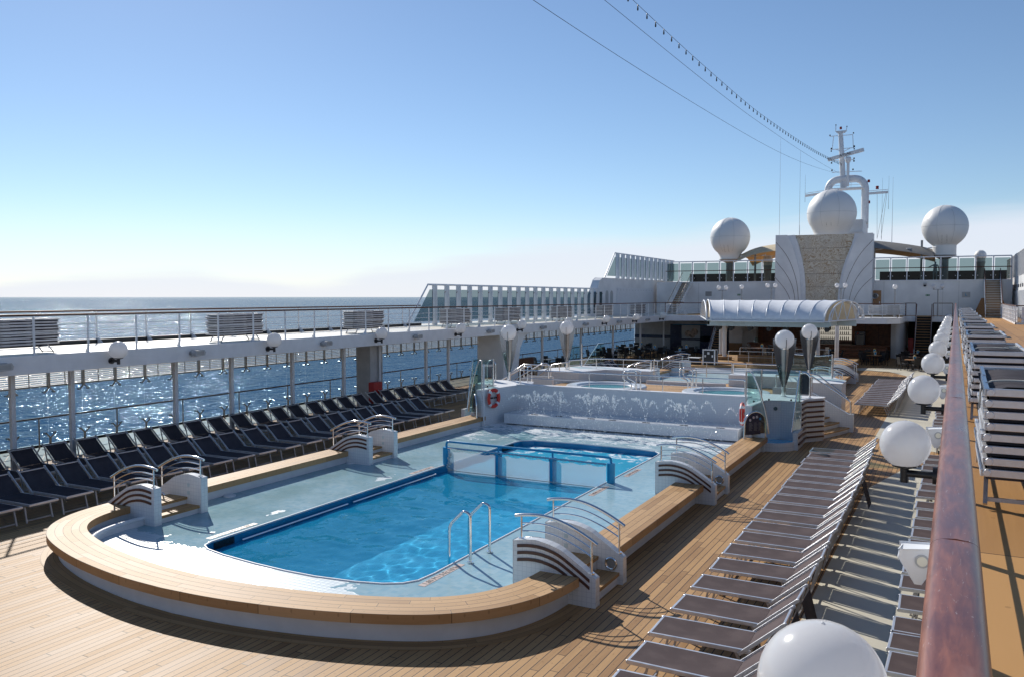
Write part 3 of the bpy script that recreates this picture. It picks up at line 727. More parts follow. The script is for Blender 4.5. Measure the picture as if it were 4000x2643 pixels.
for side in (1,-1):
    pods[side], fx = pod(side, PF, f'front {SIDE[side]} corner beside the shower')
    pr, _ = pod(side, PR, f'rear {SIDE[side]} corner with the parapet')
    tp = pods[side]
    # wooden slats on the outer faces
    face = [(-4.59,30.9),(-4.09,31.55),(-4.09,31.95)]
    for k in range(8):
        z = 1.42-.178*k
        m = MB()
        for a, b in ((face[0],face[1]),): m.bar((fx(a[0]+.02),a[1]-.015,z),(fx(b[0]+.03),b[1]-.015,z),.05,.055)
        m.build('wood_slat', M['stripe_wood'], tp)
        m = MB(); m.bar((fx(-4.58),30.15,z),(fx(-4.56),30.9,z),.05,.055); m.build('wood_slat', M['stripe_wood'], tp)
    # shower basin in front
    t_ = thing('shower_basin', f'low curved tiled basin with blue floor under the {SIDE[side]} shower', 'shower basin', (fx(-5.1),29,0))
    pa = [(fx(x), y) for x, y in chaikin([(-5.62,28.46),(-5.17,28.5),(-4.89,28.69),(-4.66,29.05),(-4.61,29.4)], 2)]
    m = MB(); m.strip(pa, normals(pa, (fx(-5.5),29.9)), 0, .1, 0, .27); m.build('curb', M['wall_tile'], t_)
    m = MB(); m.prism([(fx(x),y) for x,y in [(-5.62,28.5),(-5.17,28.55),(-4.93,28.72),(-4.7,29.08),(-4.66,30.1),(-5.8,30.0)]], 'z', .05, .17); m.build('basin_floor', M['basin_tile'], t_)
    m = MB(); xa, xb = sorted((fx(-5.88),fx(-5.48))); m.box(xa,xb,28.28,28.46,0,.62); m.build('curb_post', M['wall_tile'], t_, bevel=.01)
    m = MB(); m.prism([(fx(x),y) for x,y in [(-4.72,29.1),(-4.56,29.1),(-4.56,30.2),(-4.72,30.2)]], 'z', 0, .58); m.build('curb_post', M['wall_tile'], t_, bevel=.01)
    for z in (.2,.42):
        m = MB(); m.bar((fx(-4.53),29.15,z),(fx(-4.53),30.1,z),.05,.055); m.build('wood_slat', M['stripe_wood'], t_)
    m = MB(); m.tube([(fx(-5.45),30.06,1.25),(fx(-5.45),29.98,1.25)], .07, 14); m.build('shower_valve', M['chrome'], t_, smooth=True)
    # glass screen
    t_ = thing('shower_screen', f'curved clear glass screen with chrome posts round the {SIDE[side]} shower', 'glass screen', (fx(-5.4),29.3,.5))
    def pane(pts):
        m = MB(); n = len(pts); v = [Vector((fx(p[0]),p[1],p[2])) for p in pts]
        nn = (v[1]-v[0]).cross(v[2]-v[1]).normalized()*.006
        m.add([p-nn for p in v]+[p+nn for p in v], [tuple(reversed(range(n))), tuple(range(n,2*n))] + [(i,(i+1)%n,(i+1)%n+n,i+n) for i in range(n)])
        m.build('pane', M['clear_glass'], t_)
    pane([(-6.04,28.2,1.56),(-5.84,29.45,1.56),(-5.84,29.45,2.6),(-6.04,28.2,2.64)])
    pane([(-5.82,29.5,1.56),(-4.66,29.85,1.56),(-4.66,29.85,2.58),(-5.82,29.5,2.58)])
    pane([(-5.98,28.2,.62),(-5.36,28.34,.62),(-5.5,28.3,1.4),(-5.68,28.25,2.0),(-5.9,28.2,2.64),(-6.04,28.2,2.64),(-6.0,28.19,1.6)])
    pane([(-4.6,29.9,.6),(-4.78,29.2,.6),(-4.72,29.5,1.6),(-4.64,29.82,2.58),(-4.58,29.98,2.58)])
    for a in (((-6.07,28.14,1.53),(-6.07,28.14,2.66)),((-5.84,29.47,1.53),(-5.84,29.47,2.64)),((-4.64,29.87,1.53),(-4.64,29.87,2.62))):
        m = MB(); m.tube([(fx(p[0]),p[1],p[2]) for p in a], .035 if a[0][1] > 29.3 and a[0][0] < -5 else .024, 10); m.build('post', M['chrome'], t_, smooth=True)
    m = MB(); m.tube([(fx(x),y,z) for x,y,z in chaikin([(-6.07,28.14,2.65),(-5.9,28.2,2.66),(-5.68,28.25,2.1),(-5.5,28.3,1.5),(-5.4,28.32,1.0),(-5.36,28.34,.62)],2)], .026, 10); m.build('curved_rail', M['chrome'], t_, smooth=True)
    m = MB(); m.tube([(fx(x),y,z) for x,y,z in chaikin([(-4.64,29.87,2.6),(-4.66,29.75,2.3),(-4.72,29.5,1.5),(-4.78,29.2,.58)],2)], .026, 10); m.build('curved_rail', M['chrome'], t_, smooth=True)
    m = MB()
    for p in ((-5.95,28.8,1.6),(-5.6,29.57,1.6),(-4.9,29.78,1.6)): m.ball((fx(p[0]),p[1],p[2]), .035, 8, 6)
    m.build('clamp', M['black_plastic'], t_, smooth=True)
    # chrome arches with dark boards
    def arch(a, b, z0, h, lab, mat, signs):
        A = Vector((fx(a[0]),a[1],z0)); B = Vector((fx(b[0]),b[1],z0)); d = B-A; W = d.length; hs = h-W/2
        pts = [A, A+Vector((0,0,hs))] + [A+d*.5+Vector((0,0,hs)) - d*.5*math.cos(q) + Vector((0,0,W/2*math.sin(q))) for q in [PI*k/14 for k in range(1,14)]] + [B+Vector((0,0,hs)), B]
        tt = thing('arched_board', lab, 'sign board', tuple((A+B)/2))
        m = MB(); m.tube(pts, .032, 10); m.cyl(A, .055, z0, z0+.02, 12); m.cyl(B, .055, z0, z0+.02, 12); m.build('chrome_hoop', M['chrome'], tt, smooth=True)
        nn = Vector((-d.y, d.x, 0)).normalized()*.008
        poly = [p*1.0 for p in pts]; c_ = (A+B)/2 + Vector((0,0,h*.5))
        poly = [c_ + (p-c_)*.94 for p in poly]; poly[0].z += .09; poly[-1].z += .09
        n = len(poly)
        m = MB(); m.add([p-nn for p in poly]+[p+nn for p in poly], [tuple(reversed(range(n))), tuple(range(n,2*n))] + [(i,(i+1)%n,(i+1)%n+n,i+n) for i in range(n)])
        m.build('board', mat, tt)
        if signs:
            for k, (u, z) in enumerate(((.26,.60),(.42,.68),(.58,.69),(.74,.62))):
                for sg in (1,-1):
                    p = A + d*u + Vector((0,0,z)) + nn.normalized()*.012*sg
                    m = MB(); m.tube([p, p+nn.normalized()*.002*sg], .042, 16); m.build('pictogram', M['white_paint'] if k < 3 else M['blue_paint'], tt)
                    if k < 3:
                        m = MB(); q = p+nn.normalized()*.004*sg; m.bar(q-d*.03+Vector((0,0,-.02)), q+d*.03+Vector((0,0,.02)), .004, .012); m.bar(q+Vector((0,0,-.022)), q+Vector((0,0,.022)), .004, .014); m.build('pictogram_mark', M['red_paint'] if k != 2 else M['letter_black'], tt)
            for r_ in range(8):
                for u0 in (.2,.44,.66):
                    p = A + d*u0 + Vector((0,0,.5-.035*r_)) + nn.normalized()*.0; sg = 1
                    for sg in (1,-1):
                        m = MB(); q = p + nn.normalized()*.011*sg; m.bar(q, q+d*(.13+.03*((r_*7)%3)), .002, .008)
                        m.build('small_print', M['sign_grey'], tt)
    arch((-6.03,27.79),(-5.49,28.44), .48, .86, f'dark blue rounded safety board in a chrome hoop at the end of the {SIDE[side]} bench', M['navy'], side > 0)
    arch((-4.9,31.35),(-4.52,31.32), ZP, .88, f'plain dark board in a chrome hoop on top of the {SIDE[side]} front corner block', M['screen_dark'], False)
    # stairs up to the platform
    t_ = thing('platform_steps', f'fanned teak steps climbing to the whirlpool platform on the {SIDE[side]} side', 'steps', (fx(-4.6),34.2,0))
    for i in range(5):
        o = .36*i
        base = [(-4.14,31.97),(-3.98,32.35),(-3.85,32.73),(-3.66,33.3),(-3.48,33.94),(-3.42,34.5),(-3.48,35.06),(-3.66,35.7),(-3.85,36.27),(-4.14,37.04)]
        Q = [(fx(max(-6.3,x-o)), y) for x, y in base] + [(fx(-6.4),37.04),(fx(-6.4),31.97)]
        m = MB(); m.prism(Q, 'z', .18*i, .18*i+.135); m.build('riser', M['small_tile'], t_)
        Q = [(fx(max(-6.3,x-o)+.02), y) for x, y in base] + [(fx(-6.4),37.04),(fx(-6.4),31.97)]
        m = MB(); m.prism(Q, 'z', .18*i+.135, .18*i+.18); m.build('tread', M['teak_step'], t_, along='y')
    t_ = thing('stair_wall', f'sloping white tiled wall with handrail in the middle of the {SIDE[side]} platform steps', 'wall', (fx(-4.5),34.1,0))
    m = MB(); m.prism([(fx(x),z) for x,z in [(-3.33,0),(-3.33,.68),(-3.5,.68),(-5.05,1.55),(-6.3,1.55),(-6.3,0)]], 'y', 34.02, 34.22); m.build('tiled_body', M['wall_tile'], t_, bevel=.01)
    m = MB(); m.tube([(fx(x),34.12,z) for x,z in [(-6.2,2.05),(-4.85,2.05),(-3.52,1.2),(-3.44,1.12),(-3.43,.68)]], .03, 10); m.build('handrail', M['chrome'], t_, smooth=True)
    for x, zt in ((-4.85,2.05),(-6.2,2.05)):
        m = MB(); m.tube([(fx(x),34.12,1.4),(fx(x),34.12,zt)], .025, 8); m.build('rail_post', M['chrome'], t_, smooth=True)
    t_ = thing('stair_handrail', f'inclined chrome handrail along the rear block of the {SIDE[side]} platform steps', 'handrail', (fx(-4.5),36.9,.5))
    m = MB(); m.tube([(fx(-5.9),36.95,2.0),(fx(-5.0),36.95,1.85),(fx(-3.95),36.95,1.05),(fx(-3.9),36.95,.98)], .03, 10); m.tube([(fx(-5.3),36.95,1.9),(fx(-5.3),37.1,1.45)], .02, 6); m.tube([(fx(-4.2),36.95,1.23),(fx(-4.2),37.1,1.2)], .02, 6); m.build('rail', M['chrome'], t_, smooth=True)
    # lifebuoy
    a_ = Vector((fx(-6.18),28.68,1.17)); dr = (Vector((fx(-6.45),30.4,0))-Vector((fx(-6.08),28.1,0))).normalized(); nr = Vector((-dr.y,dr.x,0))
    if nr.x*side > 0: nr = -nr
    a_ += nr*.12
    t_ = thing('lifebuoy', f'orange red lifebuoy with white bands hung on the {SIDE[side]} end of the fountain wall', 'lifebuoy', tuple(a_))
    ring = lambda q, rr=.32: a_ + dr*(rr*math.cos(q)) + Vector((0,0,rr*1.0*math.sin(q)))
    m = MB(); m.tube([ring(2*PI*k/40) for k in range(40)], .072, 10, True); rg_ = m.build('ring', M['buoy_red'], t_, smooth=True)
    for k in range(4):
        q0 = PI/4+k*PI/2; m = MB(); m.tube([ring(q0+.16*(j-2)/2) for j in range(5)], .075, 10); m.build('white_band', M['white_paint'], rg_, smooth=True)
    m = MB(); m.tube([ring(2*PI*k/32, .40+.02*math.cos(8*PI*k/32)) for k in range(32)], .008, 5, True); m.tube([ring(1.4,.3), ring(1.2,.0), ring(4.7,.3)], .007, 5); m.build('grab_line', M['rope'], t_)
    m = MB(); m.bar(a_-dr*.3-nr*.05, a_+dr*.3-nr*.05, .05,.05); m.build('bracket', M['black_iron'], t_)
t_ = thing('pipe', 'thin upright white pipe on the left corner of the fountain wall', 'pipe', (-16.05,28.2,.1))
m = MB(); m.tube([(-16.0,28.06,.12),(-16.0,28.06,2.5)], .03, 10); m.ball((-16.0,28.06,2.5), .04, 8, 6); m.build('tube', M['white_metal'], t_, smooth=True)
t_ = thing('wet_floor_sign', 'yellow folding wet floor sign behind the left shower glass', 'floor sign', (-16.9,29.2,0))
m = MB(); m.add([(-17.1,28.95,.3),(-16.78,28.95,.3),(-16.84,29.06,.95),(-17.04,29.06,.95),(-17.1,28.97,.3),(-16.78,28.97,.3),(-16.84,29.08,.95),(-17.04,29.08,.95)], [(0,1,2,3),(7,6,5,4),(0,4,5,1),(1,5,6,2),(2,6,7,3),(3,7,4,0)]); m.build('panel', M['yellow_plastic'], t_)
m = MB(); m.tube([(-17.03,28.93,.48),(-16.85,28.93,.48),(-16.94,28.96,.66)], .012, 4, True); m.build('warning_triangle', M['letter_black'], t_)
# whirlpool tubs
for x, lb in ((-12.65,'left'),(-7.75,'right')):
    y = 32.35
    t_ = thing('whirlpool_tub', f'round white whirlpool tub, the {lb} one on the raised deck', 'whirlpool', (x,y,ZD))
    m = MB(); m.lathe([(1.62,0),(1.66,.45),(1.62,.5),(1.3,.52),(1.22,.50),(1.18,.44),(1.05,.43),(1.02,.30),(.95,-.2),(.0001,-.25)], (x,y,ZD), 48); m.build('tub_shell', M['small_tile'], t_, smooth=True)
    m = MB(); m.lathe([(1.03,.40),(.0001,.401)], (x,y,ZD), 40); m.build('water', M['tub_water'], t_)
    m = MB(); m.lathe([(1.0,.2),(.0001,.18)], (x,y,ZD), 40); m.build('seat_ring', M['basin_tile'], t_)
def grab(x, y, lab):
    t_ = thing('tub_grab_rail', lab, 'grab rail', (x,y,ZD))
    for dy in (0,.5):
        m = MB(); m.tube(fillet([(x,y+dy,ZD),(x,y+dy,2.2),(x-.55,y+dy,2.2),(x-.55,y+dy,1.9),(x-.2,y+dy,1.75),(x-.2,y+dy,ZD+.3)], .1, 5), .028, 10); m.build('rail', M['chrome'], t_, smooth=True)
grab(-10.95,31.2,'bent chrome grab rail beside the left whirlpool tub'); grab(-9.3,33.3,'bent chrome grab rail behind the right whirlpool tub')
# railings on walls
def railing(name, lab, pts, z0, h, posts, mids=(.5,), r=.026, mat='chrome', top=None, pr=.018):
    t_ = thing(name, lab, 'railing', (pts[0][0],pts[0][1],z0))
    m = MB(); m.tube(fillet([(pts[0][0],pts[0][1],z0)]+[(p[0],p[1],z0+h) for p in pts]+[(pts[-1][0],pts[-1][1],z0)], .07, 4), r, 10); m.build('top_rail', M[top or mat], t_, smooth=True)
    for q in mids:
        m = MB(); m.tube([(p[0],p[1],z0+h*q) for p in pts], r*.5, 6); m.build('mid_rail', M[mat], t_, smooth=True)
    for p in posts:
        m = MB(); m.tube([(p[0],p[1],z0),(p[0],p[1],z0+h-.01)], pr, 8); m.build('post', M[mat], t_, smooth=True)
    return t_
railing('wall_railing', 'chrome rail along the top of the fountain wall', [(-15.7,30.52),(-6.62,30.52)], ZP+.03, .58, [(x,30.52) for x in (-12.65,-11.2,-9.67,-8.15)], (.45,))
railing('parapet_railing', 'chrome rail on the left parapet behind the whirlpool tubs', [(-16.6,37.5),(-15.9,39.3),(-13.1,39.5)], ZP, .5, [(-15.9,39.3),(-14.5,39.4)], (.5,))
railing('parapet_railing', 'chrome rail on the right parapet behind the whirlpool tubs', [(-9.1,39.4),(-6.9,39.4),(-6.4,37.4)], ZP, .5, [(-8.5,39.4),(-6.9,39.4)], (.5,))
railing('curb_railing', 'long chrome rail between the two parapets above the rear pool', [(-13.0,39.6),(-9.2,39.6)], ZP-.3, .8, [(-11.7,39.6),(-10.4,39.6)], (.35,.65))
railing('ramp_railing', 'chrome rail sloping down from the left front corner block', [(-15.9,31.6),(-16.2,32.6)], ZP, .62, [], (.5,))
t_ = thing('ramp_handrail', 'sunlit steel handrail running down outside the left front corner block', 'handrail', (-17.2,33,.6))
for y in (32.2,33.9):
    m = MB(); m.tube(fillet([(-16.0,y,1.5),(-16.0,y,2.15),(-16.3,y,2.15),(-17.9,y,1.25),(-18.4,y,1.2),(-18.4,y,.2)], .1, 5), .03, 10); m.build('rail', M['chrome'], t_, smooth=True)
t_ = thing('rear_glass_screen', 'glass screen with steel posts on the left rear corner block', 'glass screen', (-17.2,40,ZP))
m = MB(); m.box(-18.0,-17.1,40.0,40.012,ZP+.05,2.6); m.build('pane', M['clear_glass'], t_)
m = MB(); m.prism([(-17.0,ZP+.05),(-15.9,ZP+.05),(-15.9,2.75),(-16.2,2.75)], 'y', 40.3, 40.312); m.build('pane', M['clear_glass'], t_)
m = MB(); m.tube([(-17.05,40.1,ZP),(-17.05,40.1,2.7)], .05, 12); m.build('post', M['chrome'], t_, smooth=True)
m = MB(); m.tube([(-17.0,40.3,ZP+.05),(-16.2,40.3,2.75),(-15.9,40.3,2.75)], .02, 8); m.build('curved_rail', M['chrome'], t_, smooth=True)
t_ = thing('rear_glass_screen', 'glass screen with steel posts on the right rear corner block', 'glass screen', (-5,40,ZP))
m = MB(); m.box(-6.6,-4.75,39.3,39.312,ZP+.05,2.55); m.build('pane', M['clear_glass'], t_)
for x in (-6.6,-4.75):
    m = MB(); m.tube([(x,39.3,ZP),(x,39.3,2.6)], .05 if x > -6 else .025, 12); m.build('post', M['chrome'], t_, smooth=True)
m = MB(); m.tube([(-4.75,39.3,2.56),(-5.3,39.3,2.5),(-6.6,39.3,2.56)], .02, 8); m.build('top_rail', M['chrome'], t_, smooth=True)
# torch lamps: globe held by four tapering fins
def torch_lamp():
    t_ = thing('torch_lamp', 'x', 'lamp', (0,0,0), 0, 'tall torch lamps on the platform corners')
    m = MB(); m.cyl((0,0), .078, 0, .36, 18); m.cyl((0,0), .11, 0, .02, 18); m.build('foot', M['chrome'], t_, smooth=True)
    out = chaikin([(.065,.34),(.09,.43),(.18,.75),(.25,1.05),(.31,1.34),(.37,1.63),(.40,1.88),(.405,2.08)], 1)
    inn = [(.345*math.sin(q), 2.05-.345*math.cos(q)) for q in [PI*.5*(1-k/10) for k in range(11)]]
    poly = out + inn + [(.012,1.6),(.012,.34)]
    for k in range(4):
        m = MB(); m.prism(poly, 'y', -.008, .008)
        c_, s_ = math.cos(k*PI/2+.35), math.sin(k*PI/2+.35)
        m.v = [(x*c_-y*s_, x*s_+y*c_, z) for x, y, z in m.v]; m.build('fin', M['mirror_fin'], t_)
    m = MB(); m.lathe([(.035,.36),(.10,.9),(.14,1.5),(.15,1.72),(.05,1.74)], (0,0,0), 6); m.build('core', M['steel_post'], t_)
    m = MB(); m.ball((0,0,2.05), .338, 32, 20); gb_ = m.build('globe', M['globe_plastic'], t_, smooth=True)
    m = MB(); m.cyl((0,0), .16, 1.70, 1.745, 18); m.build('collar', M['chrome'], gb_, smooth=True)
    return t_
rw = Row(torch_lamp())
for x, y, lb in ((-5.42,31.35,'front right'),(-5.7,39.1,'rear right'),(-17.0,32.0,'front left'),(-17.0,38.1,'rear left')):
    rw.put((x,y,ZP), 0, f'white globe lamp on tapering mirrored fins, {lb} corner of the whirlpool platform')
# fountain jets
octa = [(1,0,0),(-1,0,0),(0,1,0),(0,-1,0),(0,0,1),(0,0,-1)]; of = [(0,2,4),(2,1,4),(1,3,4),(3,0,4),(2,0,5),(1,2,5),(3,1,5),(0,3,5)]
for k, x in enumerate(JX):
    m = MB(); ns = (7,8,9,6,4,7,2)[k]
    def drop(px_, py, pz, r, dv=(0,0,1)):
        if pz < .14 or (pz < .575 and py > 28.95): return
        e = random.uniform(1,3.4); D = Vector(dv).normalized()*(e-1)
        m.add([(px_+a*r+D.x*r*c, py+b*r+D.y*r*c, pz+c*r+D.z*r*c) for a,b,c in octa], of)
    for j in range(ns):
        vx = (j-(ns-1)/2)/max(1,ns-1)*2.3 + random.gauss(0,.12); vy = -random.uniform(.25,1.5)
        vz = math.sqrt(max(6., 19.2-random.uniform(0,4.5)-abs(vx)*1.6))
        n_ = random.randint(45,85)
        for i in range(n_):
            tt = (.16 if i % 4 else .0)+random.random()*(2*vz/9.8); w_ = .010+.05*tt
            drop(x+vx*tt+random.gauss(0,w_), 29.15+vy*tt+random.gauss(0,w_), .58+vz*tt-4.9*tt*tt+random.gauss(0,w_), random.choice((.005,.006,.008,.011,.014,.018)), (vx,vy,vz-9.8*tt))
        for i in range(n_//4):
            tt = random.gauss(.43,.09); drop(x+vx*tt+random.gauss(0,.02), 29.15+vy*tt+random.gauss(0,.02), .58+vz*tt-4.9*tt*tt+random.gauss(0,.02), random.choice((.010,.014,.018,.024)))
    for i in range(55*ns):
        tt = random.random()**.7*.98; vx = random.gauss(0,.85); vy = -random.uniform(.2,1.5); vz = random.uniform(3.2,4.3)
        tt = .52+tt*.46; drop(x+vx*tt+random.gauss(0,.05), 29.15+vy*tt, .58+vz*tt-4.9*tt*tt, random.choice((.004,.005,.007,.009,.011)), (vx,vy,vz-9.8*tt))
    for i in range(70*ns//3):
        drop(x+random.gauss(0,.55), 28.8-random.random()*1.2, .14+abs(random.gauss(0,.55)), random.choice((.005,.007,.009,.012)))
    tag(m.build('fountain_jet', M['spray']), f'fan of white water drops, {ORD[k]} jet from the left along the fountain wall', 'water jet', 'water jets of the fountain wall')
# ------------------------------------------------------------------ left window wall under the promenade
XW = -27.6
t_ = thing('window_wall', 'long glazed wall with louvres above, facing the sea under the left promenade', 'window wall', (XW,45,0))
y = 9.0
pane_b = MB(); pane_b.box(-.008,.008,.015,1.285,.08,2.04)
louv_b = MB()
for k in range(13): louv_b.bar((0,.03,2.13+k*.072),(0,1.27,2.13+k*.072),.05,.014,up=(.5,0,1))
louv_b.box(-.012,.012,.64,.665,2.08,3.05); louv_b.box(-.03,.03,.0,1.3,2.03,2.09)
br_b = MB()
br_b.box(.02,.10,-.045,.045,2.0,3.05)
for sg in (1,-1):
    br_b.bar((.1,0,2.02),(.12,sg*.17,1.86),.03,.04); br_b.tube([(.12,sg*.17,1.86),(.0,sg*.17,1.86)], .035, 8)
    br_b.bar((.1,0,.28),(.12,sg*.17,.45),.03,.04); br_b.tube([(.12,sg*.17,.45),(.0,sg*.17,.45)], .035, 8)
br_b.box(.05,.11,-.03,.03,.0,.3)
protos = {}
k = 0
while y < 77:
    for nm, b, mt in (('pane',pane_b,'window_glass'),('louvre',louv_b,'grey_box'),('bracket',br_b,'steel_post')):
        if k == 0:
            o = b.build(nm, M[mt], t_, local=True); protos[nm] = o
        else:
            o = protos[nm].copy(); COL.objects.link(o); o.parent = t_
        o.location = (0, y-45, 0)
    y += 1.3; k += 1
m = MB(); m.box(XW-.05,XW+.05,8,78,.0,.08); m.build('sill', M['black_iron'], t_)
t_ = thing('window_handrail', 'brown wooden handrail along the inside of the left window wall', 'handrail', (XW+.25,45,0))
m = MB(); m.tube([(XW+.25,8,1.02),(XW+.25,78,1.02)], .03, 8); m.build('rail', M['rail_wood'], t_, smooth=True)
for k in range(24):
    m = MB(); m.cyl((XW+.25,8.6+k*3.0), .025, 0, 1.0, 8); m.build('post', M['steel_post'], t_)
for k, y in enumerate((14.3,16.1,19.9,22.4,25.6,28.8,35.2,37.3,42.9,48.6,54.9,61.2,67.6,74.)):
    t_ = thing('deck_column', f'slim pale grey column under the left promenade, {ORD[k]} from the camera end', 'column', (-23.4,y,0), 0, 'columns under the left promenade')
    m = MB(); m.box(-23.465,-23.335,y-.065,y+.065,0,3.05); m.build('shaft', M['white_metal'], t_, bevel=.01)
    m = MB(); m.box(-23.55,-23.25,y-.15,y+.15,0,.03); m.build('base_plate', M['grey_metal'], t_)
t_ = thing('thick_column', 'wide grey steel column carrying a white pipe and a red hose box', 'column', (-23.9,31.3,0))
m = MB(); m.box(-24.3,-23.5,30.8,31.75,0,3.05); m.build('shaft', M['grey_box'], t_, bevel=.02)
m = MB(); m.tube([(-23.42,31.4,0),(-23.42,31.4,3.05)], .05, 10); m.build('pipe', M['white_metal'], t_, smooth=True)
t_ = thing('hose_box', 'red fire hose box on the thick grey column', 'hose box', (-23.3,31.0,.3))
m = MB(); m.box(-23.5,-23.2,30.65,31.3,.3,1.25); m.build('box', M['red_paint'], t_, bevel=.02)
m = MB(); m.tube([(-23.25,30.6,.3),(-23.25,30.45,.42),(-23.25,30.6,.55)], .05, 8); m.build('hydrant', M['red_paint'], t_, smooth=True)
t_ = thing('flared_column', 'white column flaring into a quarter arch under the left promenade', 'column', (-23,42.4,0))
m = MB(); m.prism([(41.4,0),(43.2,0),(43.3,1.5),(43.5,2.2),(43.9,2.7),(44.4,2.95),(44.9,3.04),(41.4,3.04)], 'x', -24.0, -22.35); m.build('body', M['white_wall'], t_, bevel=.02)
t_ = thing('wood_screen', 'dark brown wooden screen wall beside the flared column', 'screen', (-23,45,0))
m = MB(); m.box(-23.1,-22.9,43.6,46.4,0,1.4); m.box(-23.15,-22.85,43.55,46.45,1.4,1.44); m.build('panel', M['dark_wood'], t_, bevel=.01)

# ------------------------------------------------------------------ promenade railings
def deck_rail(lab, x, y0, y1, zt, pitch, mids, wood='rail_wood', coam=False):
    t_ = thing('deck_railing', lab, 'railing', (x,(y0+y1)/2,HU))
    m = MB(); m.tube([(x,y0,zt),(x,y1,zt)], .032, 8); m.build('handrail', M[wood], t_, smooth=True)
    for z in mids:
        m = MB(); m.tube([(x,y0,z),(x,y1,z)], .011, 6); m.build('mid_rail', M['white_metal'], t_, smooth=True)
    k = 0; y = y0
    while y <= y1:
        m = MB(); m.box(x-.018,x+.018,y-.025,y+.025,HU,zt-.02)
        if coam: m.prism([(x,HU),(x+.35,HU),(x+.30,HU+.04),(x+.02,HU+.28)], 'y', y-.012, y+.012)
        else: m.prism([(x-.02,HU),(x-.16,HU),(x-.02,HU+.22)], 'y', y-.012, y+.012) if k % 2 == 0 else None
        m.build('post', M['white_metal'], t_); y += pitch; k += 1
    if coam:
        m = MB(); m.box(x-.06,x+.06,y0,y1,HU,HU+.14); m.build('coaming', M['black_iron'], t_)
deck_rail('inner white railing with brown handrail along the left promenade', -22.18, 6.1, 76, 4.6, 1.62, [3.72,3.92,4.12,4.33])
deck_rail('outer white railing of the left promenade against the open sea', -26.6, 7.0, 39.5, 4.62, 2.05, [3.82,4.02,4.22,4.42], coam=True)
t_ = thing('wooden_handrail', 'massive varnished reddish wooden handrail running away beside the camera', 'handrail', (.01,35,HU))
sec = [(.047*math.copysign(abs(math.cos(a))**.6, math.cos(a)), .03*math.copysign(abs(math.sin(a))**.75, math.sin(a))) for a in [2*PI*k/20 for k in range(20)]]
y = -.9; k = 0
ys = [-.9, 1.93, 4.7] + [4.7+2.75*i for i in range(1,27)]
for a, b in zip(ys, ys[1:]):
    m = MB(); m.prism([(.01+p, 4.575+q) for p, q in sec], 'y', a+.002, b-.002); m.build('handrail_section', M['rail_varnish'], t_, smooth=True, bevel=.003)
for z in (3.75,3.98,4.2,4.4):
    m = MB(); m.tube([(.01,-.9,z),(.01,76,z)], .011, 6); m.build('mid_rail', M['white_metal'], t_, smooth=True)
for k in range(46):
    m = MB(); y = .9+1.65*k; m.box(-.012,.032,y-.03,y+.03,HU,4.55); m.build('post', M['white_metal'], t_)
t_ = thing('bracket_post', 'grey metal upright with small side arm in the lower right corner beside the handrail', 'post', (.24,2.25,HU))
m = MB(); m.box(.205,.275,2.2,2.25,HU,4.12); m.build('upright', M['grey_metal'], t_, bevel=.006)
m = MB(); m.box(.10,.205,2.21,2.24,4.03,4.06); m.ball((.27,2.22,4.12),.018,8,6); m.build('arm', M['alu'], t_)

# ------------------------------------------------------------------ globe wall lamps, floodlights
def wall_lamp():
    t_ = thing('globe_wall_lamp', 'x', 'lamp', (0,0,0))
    m = MB(); m.ball((0,0,0), .262, 32, 20); m.ball((0,0,.262),.008,8,6); gb_ = m.build('globe', M['globe_plastic'], t_, smooth=True)
    m = MB(); m.lathe([(.045,-.42),(.045,-.27),(.13,-.245),(.13,-.225)], (0,0,0), 16); m.build('cup', M['black_plastic'], gb_, smooth=True)
    m = MB(); m.tube([(0,0,-.32),(.30,0,-.32)], .04, 10); m.tube([(.28,0,-.32),(.33,0,-.32)], .095, 16); m.build('arm', M['black_plastic'], t_, smooth=True)
    return t_
rw = Row(wall_lamp())
for k, y in enumerate((3.66,10.2,16.35,22.95,29.4,35.9,42.3,48.8,55.2,61.7,68.1,74.4)):
    rw.put((-.46,y,3.48), 0, f'white globe lamp on black bracket below the wooden handrail, {ORD[k]} from the camera', 'globe lamps on the right deck edge')
for k, y in enumerate((10.0,16.49,22.9,29.35,35.9,42.6,49.1,55.66,62.0,68.7,75.0)):
    rw.put((-21.77,y,3.55), PI, f'white globe lamp on black bracket on the left promenade edge, {ORD[k]} from the near end', 'globe lamps on the left deck edge')
def flood():
    t_ = thing('floodlight', 'x', 'floodlight', (0,0,0))
    m = MB(); m.prism([(-.19,-.09),(.19,-.06),(.21,.02),(.16,.10),(-.17,.10),(-.21,.02)], 'x', .05, .26); m.build('housing', M['grey_box'], t_, bevel=.012)
    m = MB(); m.box(.26,.264,-.15,.15,-.05,.07); m.build('lens', M['grey_metal'], t_)
    m = MB(); m.box(-.01,.06,-.24,-.20,-.05,.05); m.box(-.01,.06,.2,.24,-.05,.05); m.build('bracket', M['grey_metal'], t_)
    return t_
rw = Row(flood())
for k, y in enumerate((13.2,19.6,26.0,32.4,39.3,45.8,52.4,58.8,65.3)):
    rw.put((-22.1,y,3.27), 0, f'small grey floodlight on the left promenade edge, {ORD[k]} from the near end', 'floodlights on the left deck edge')
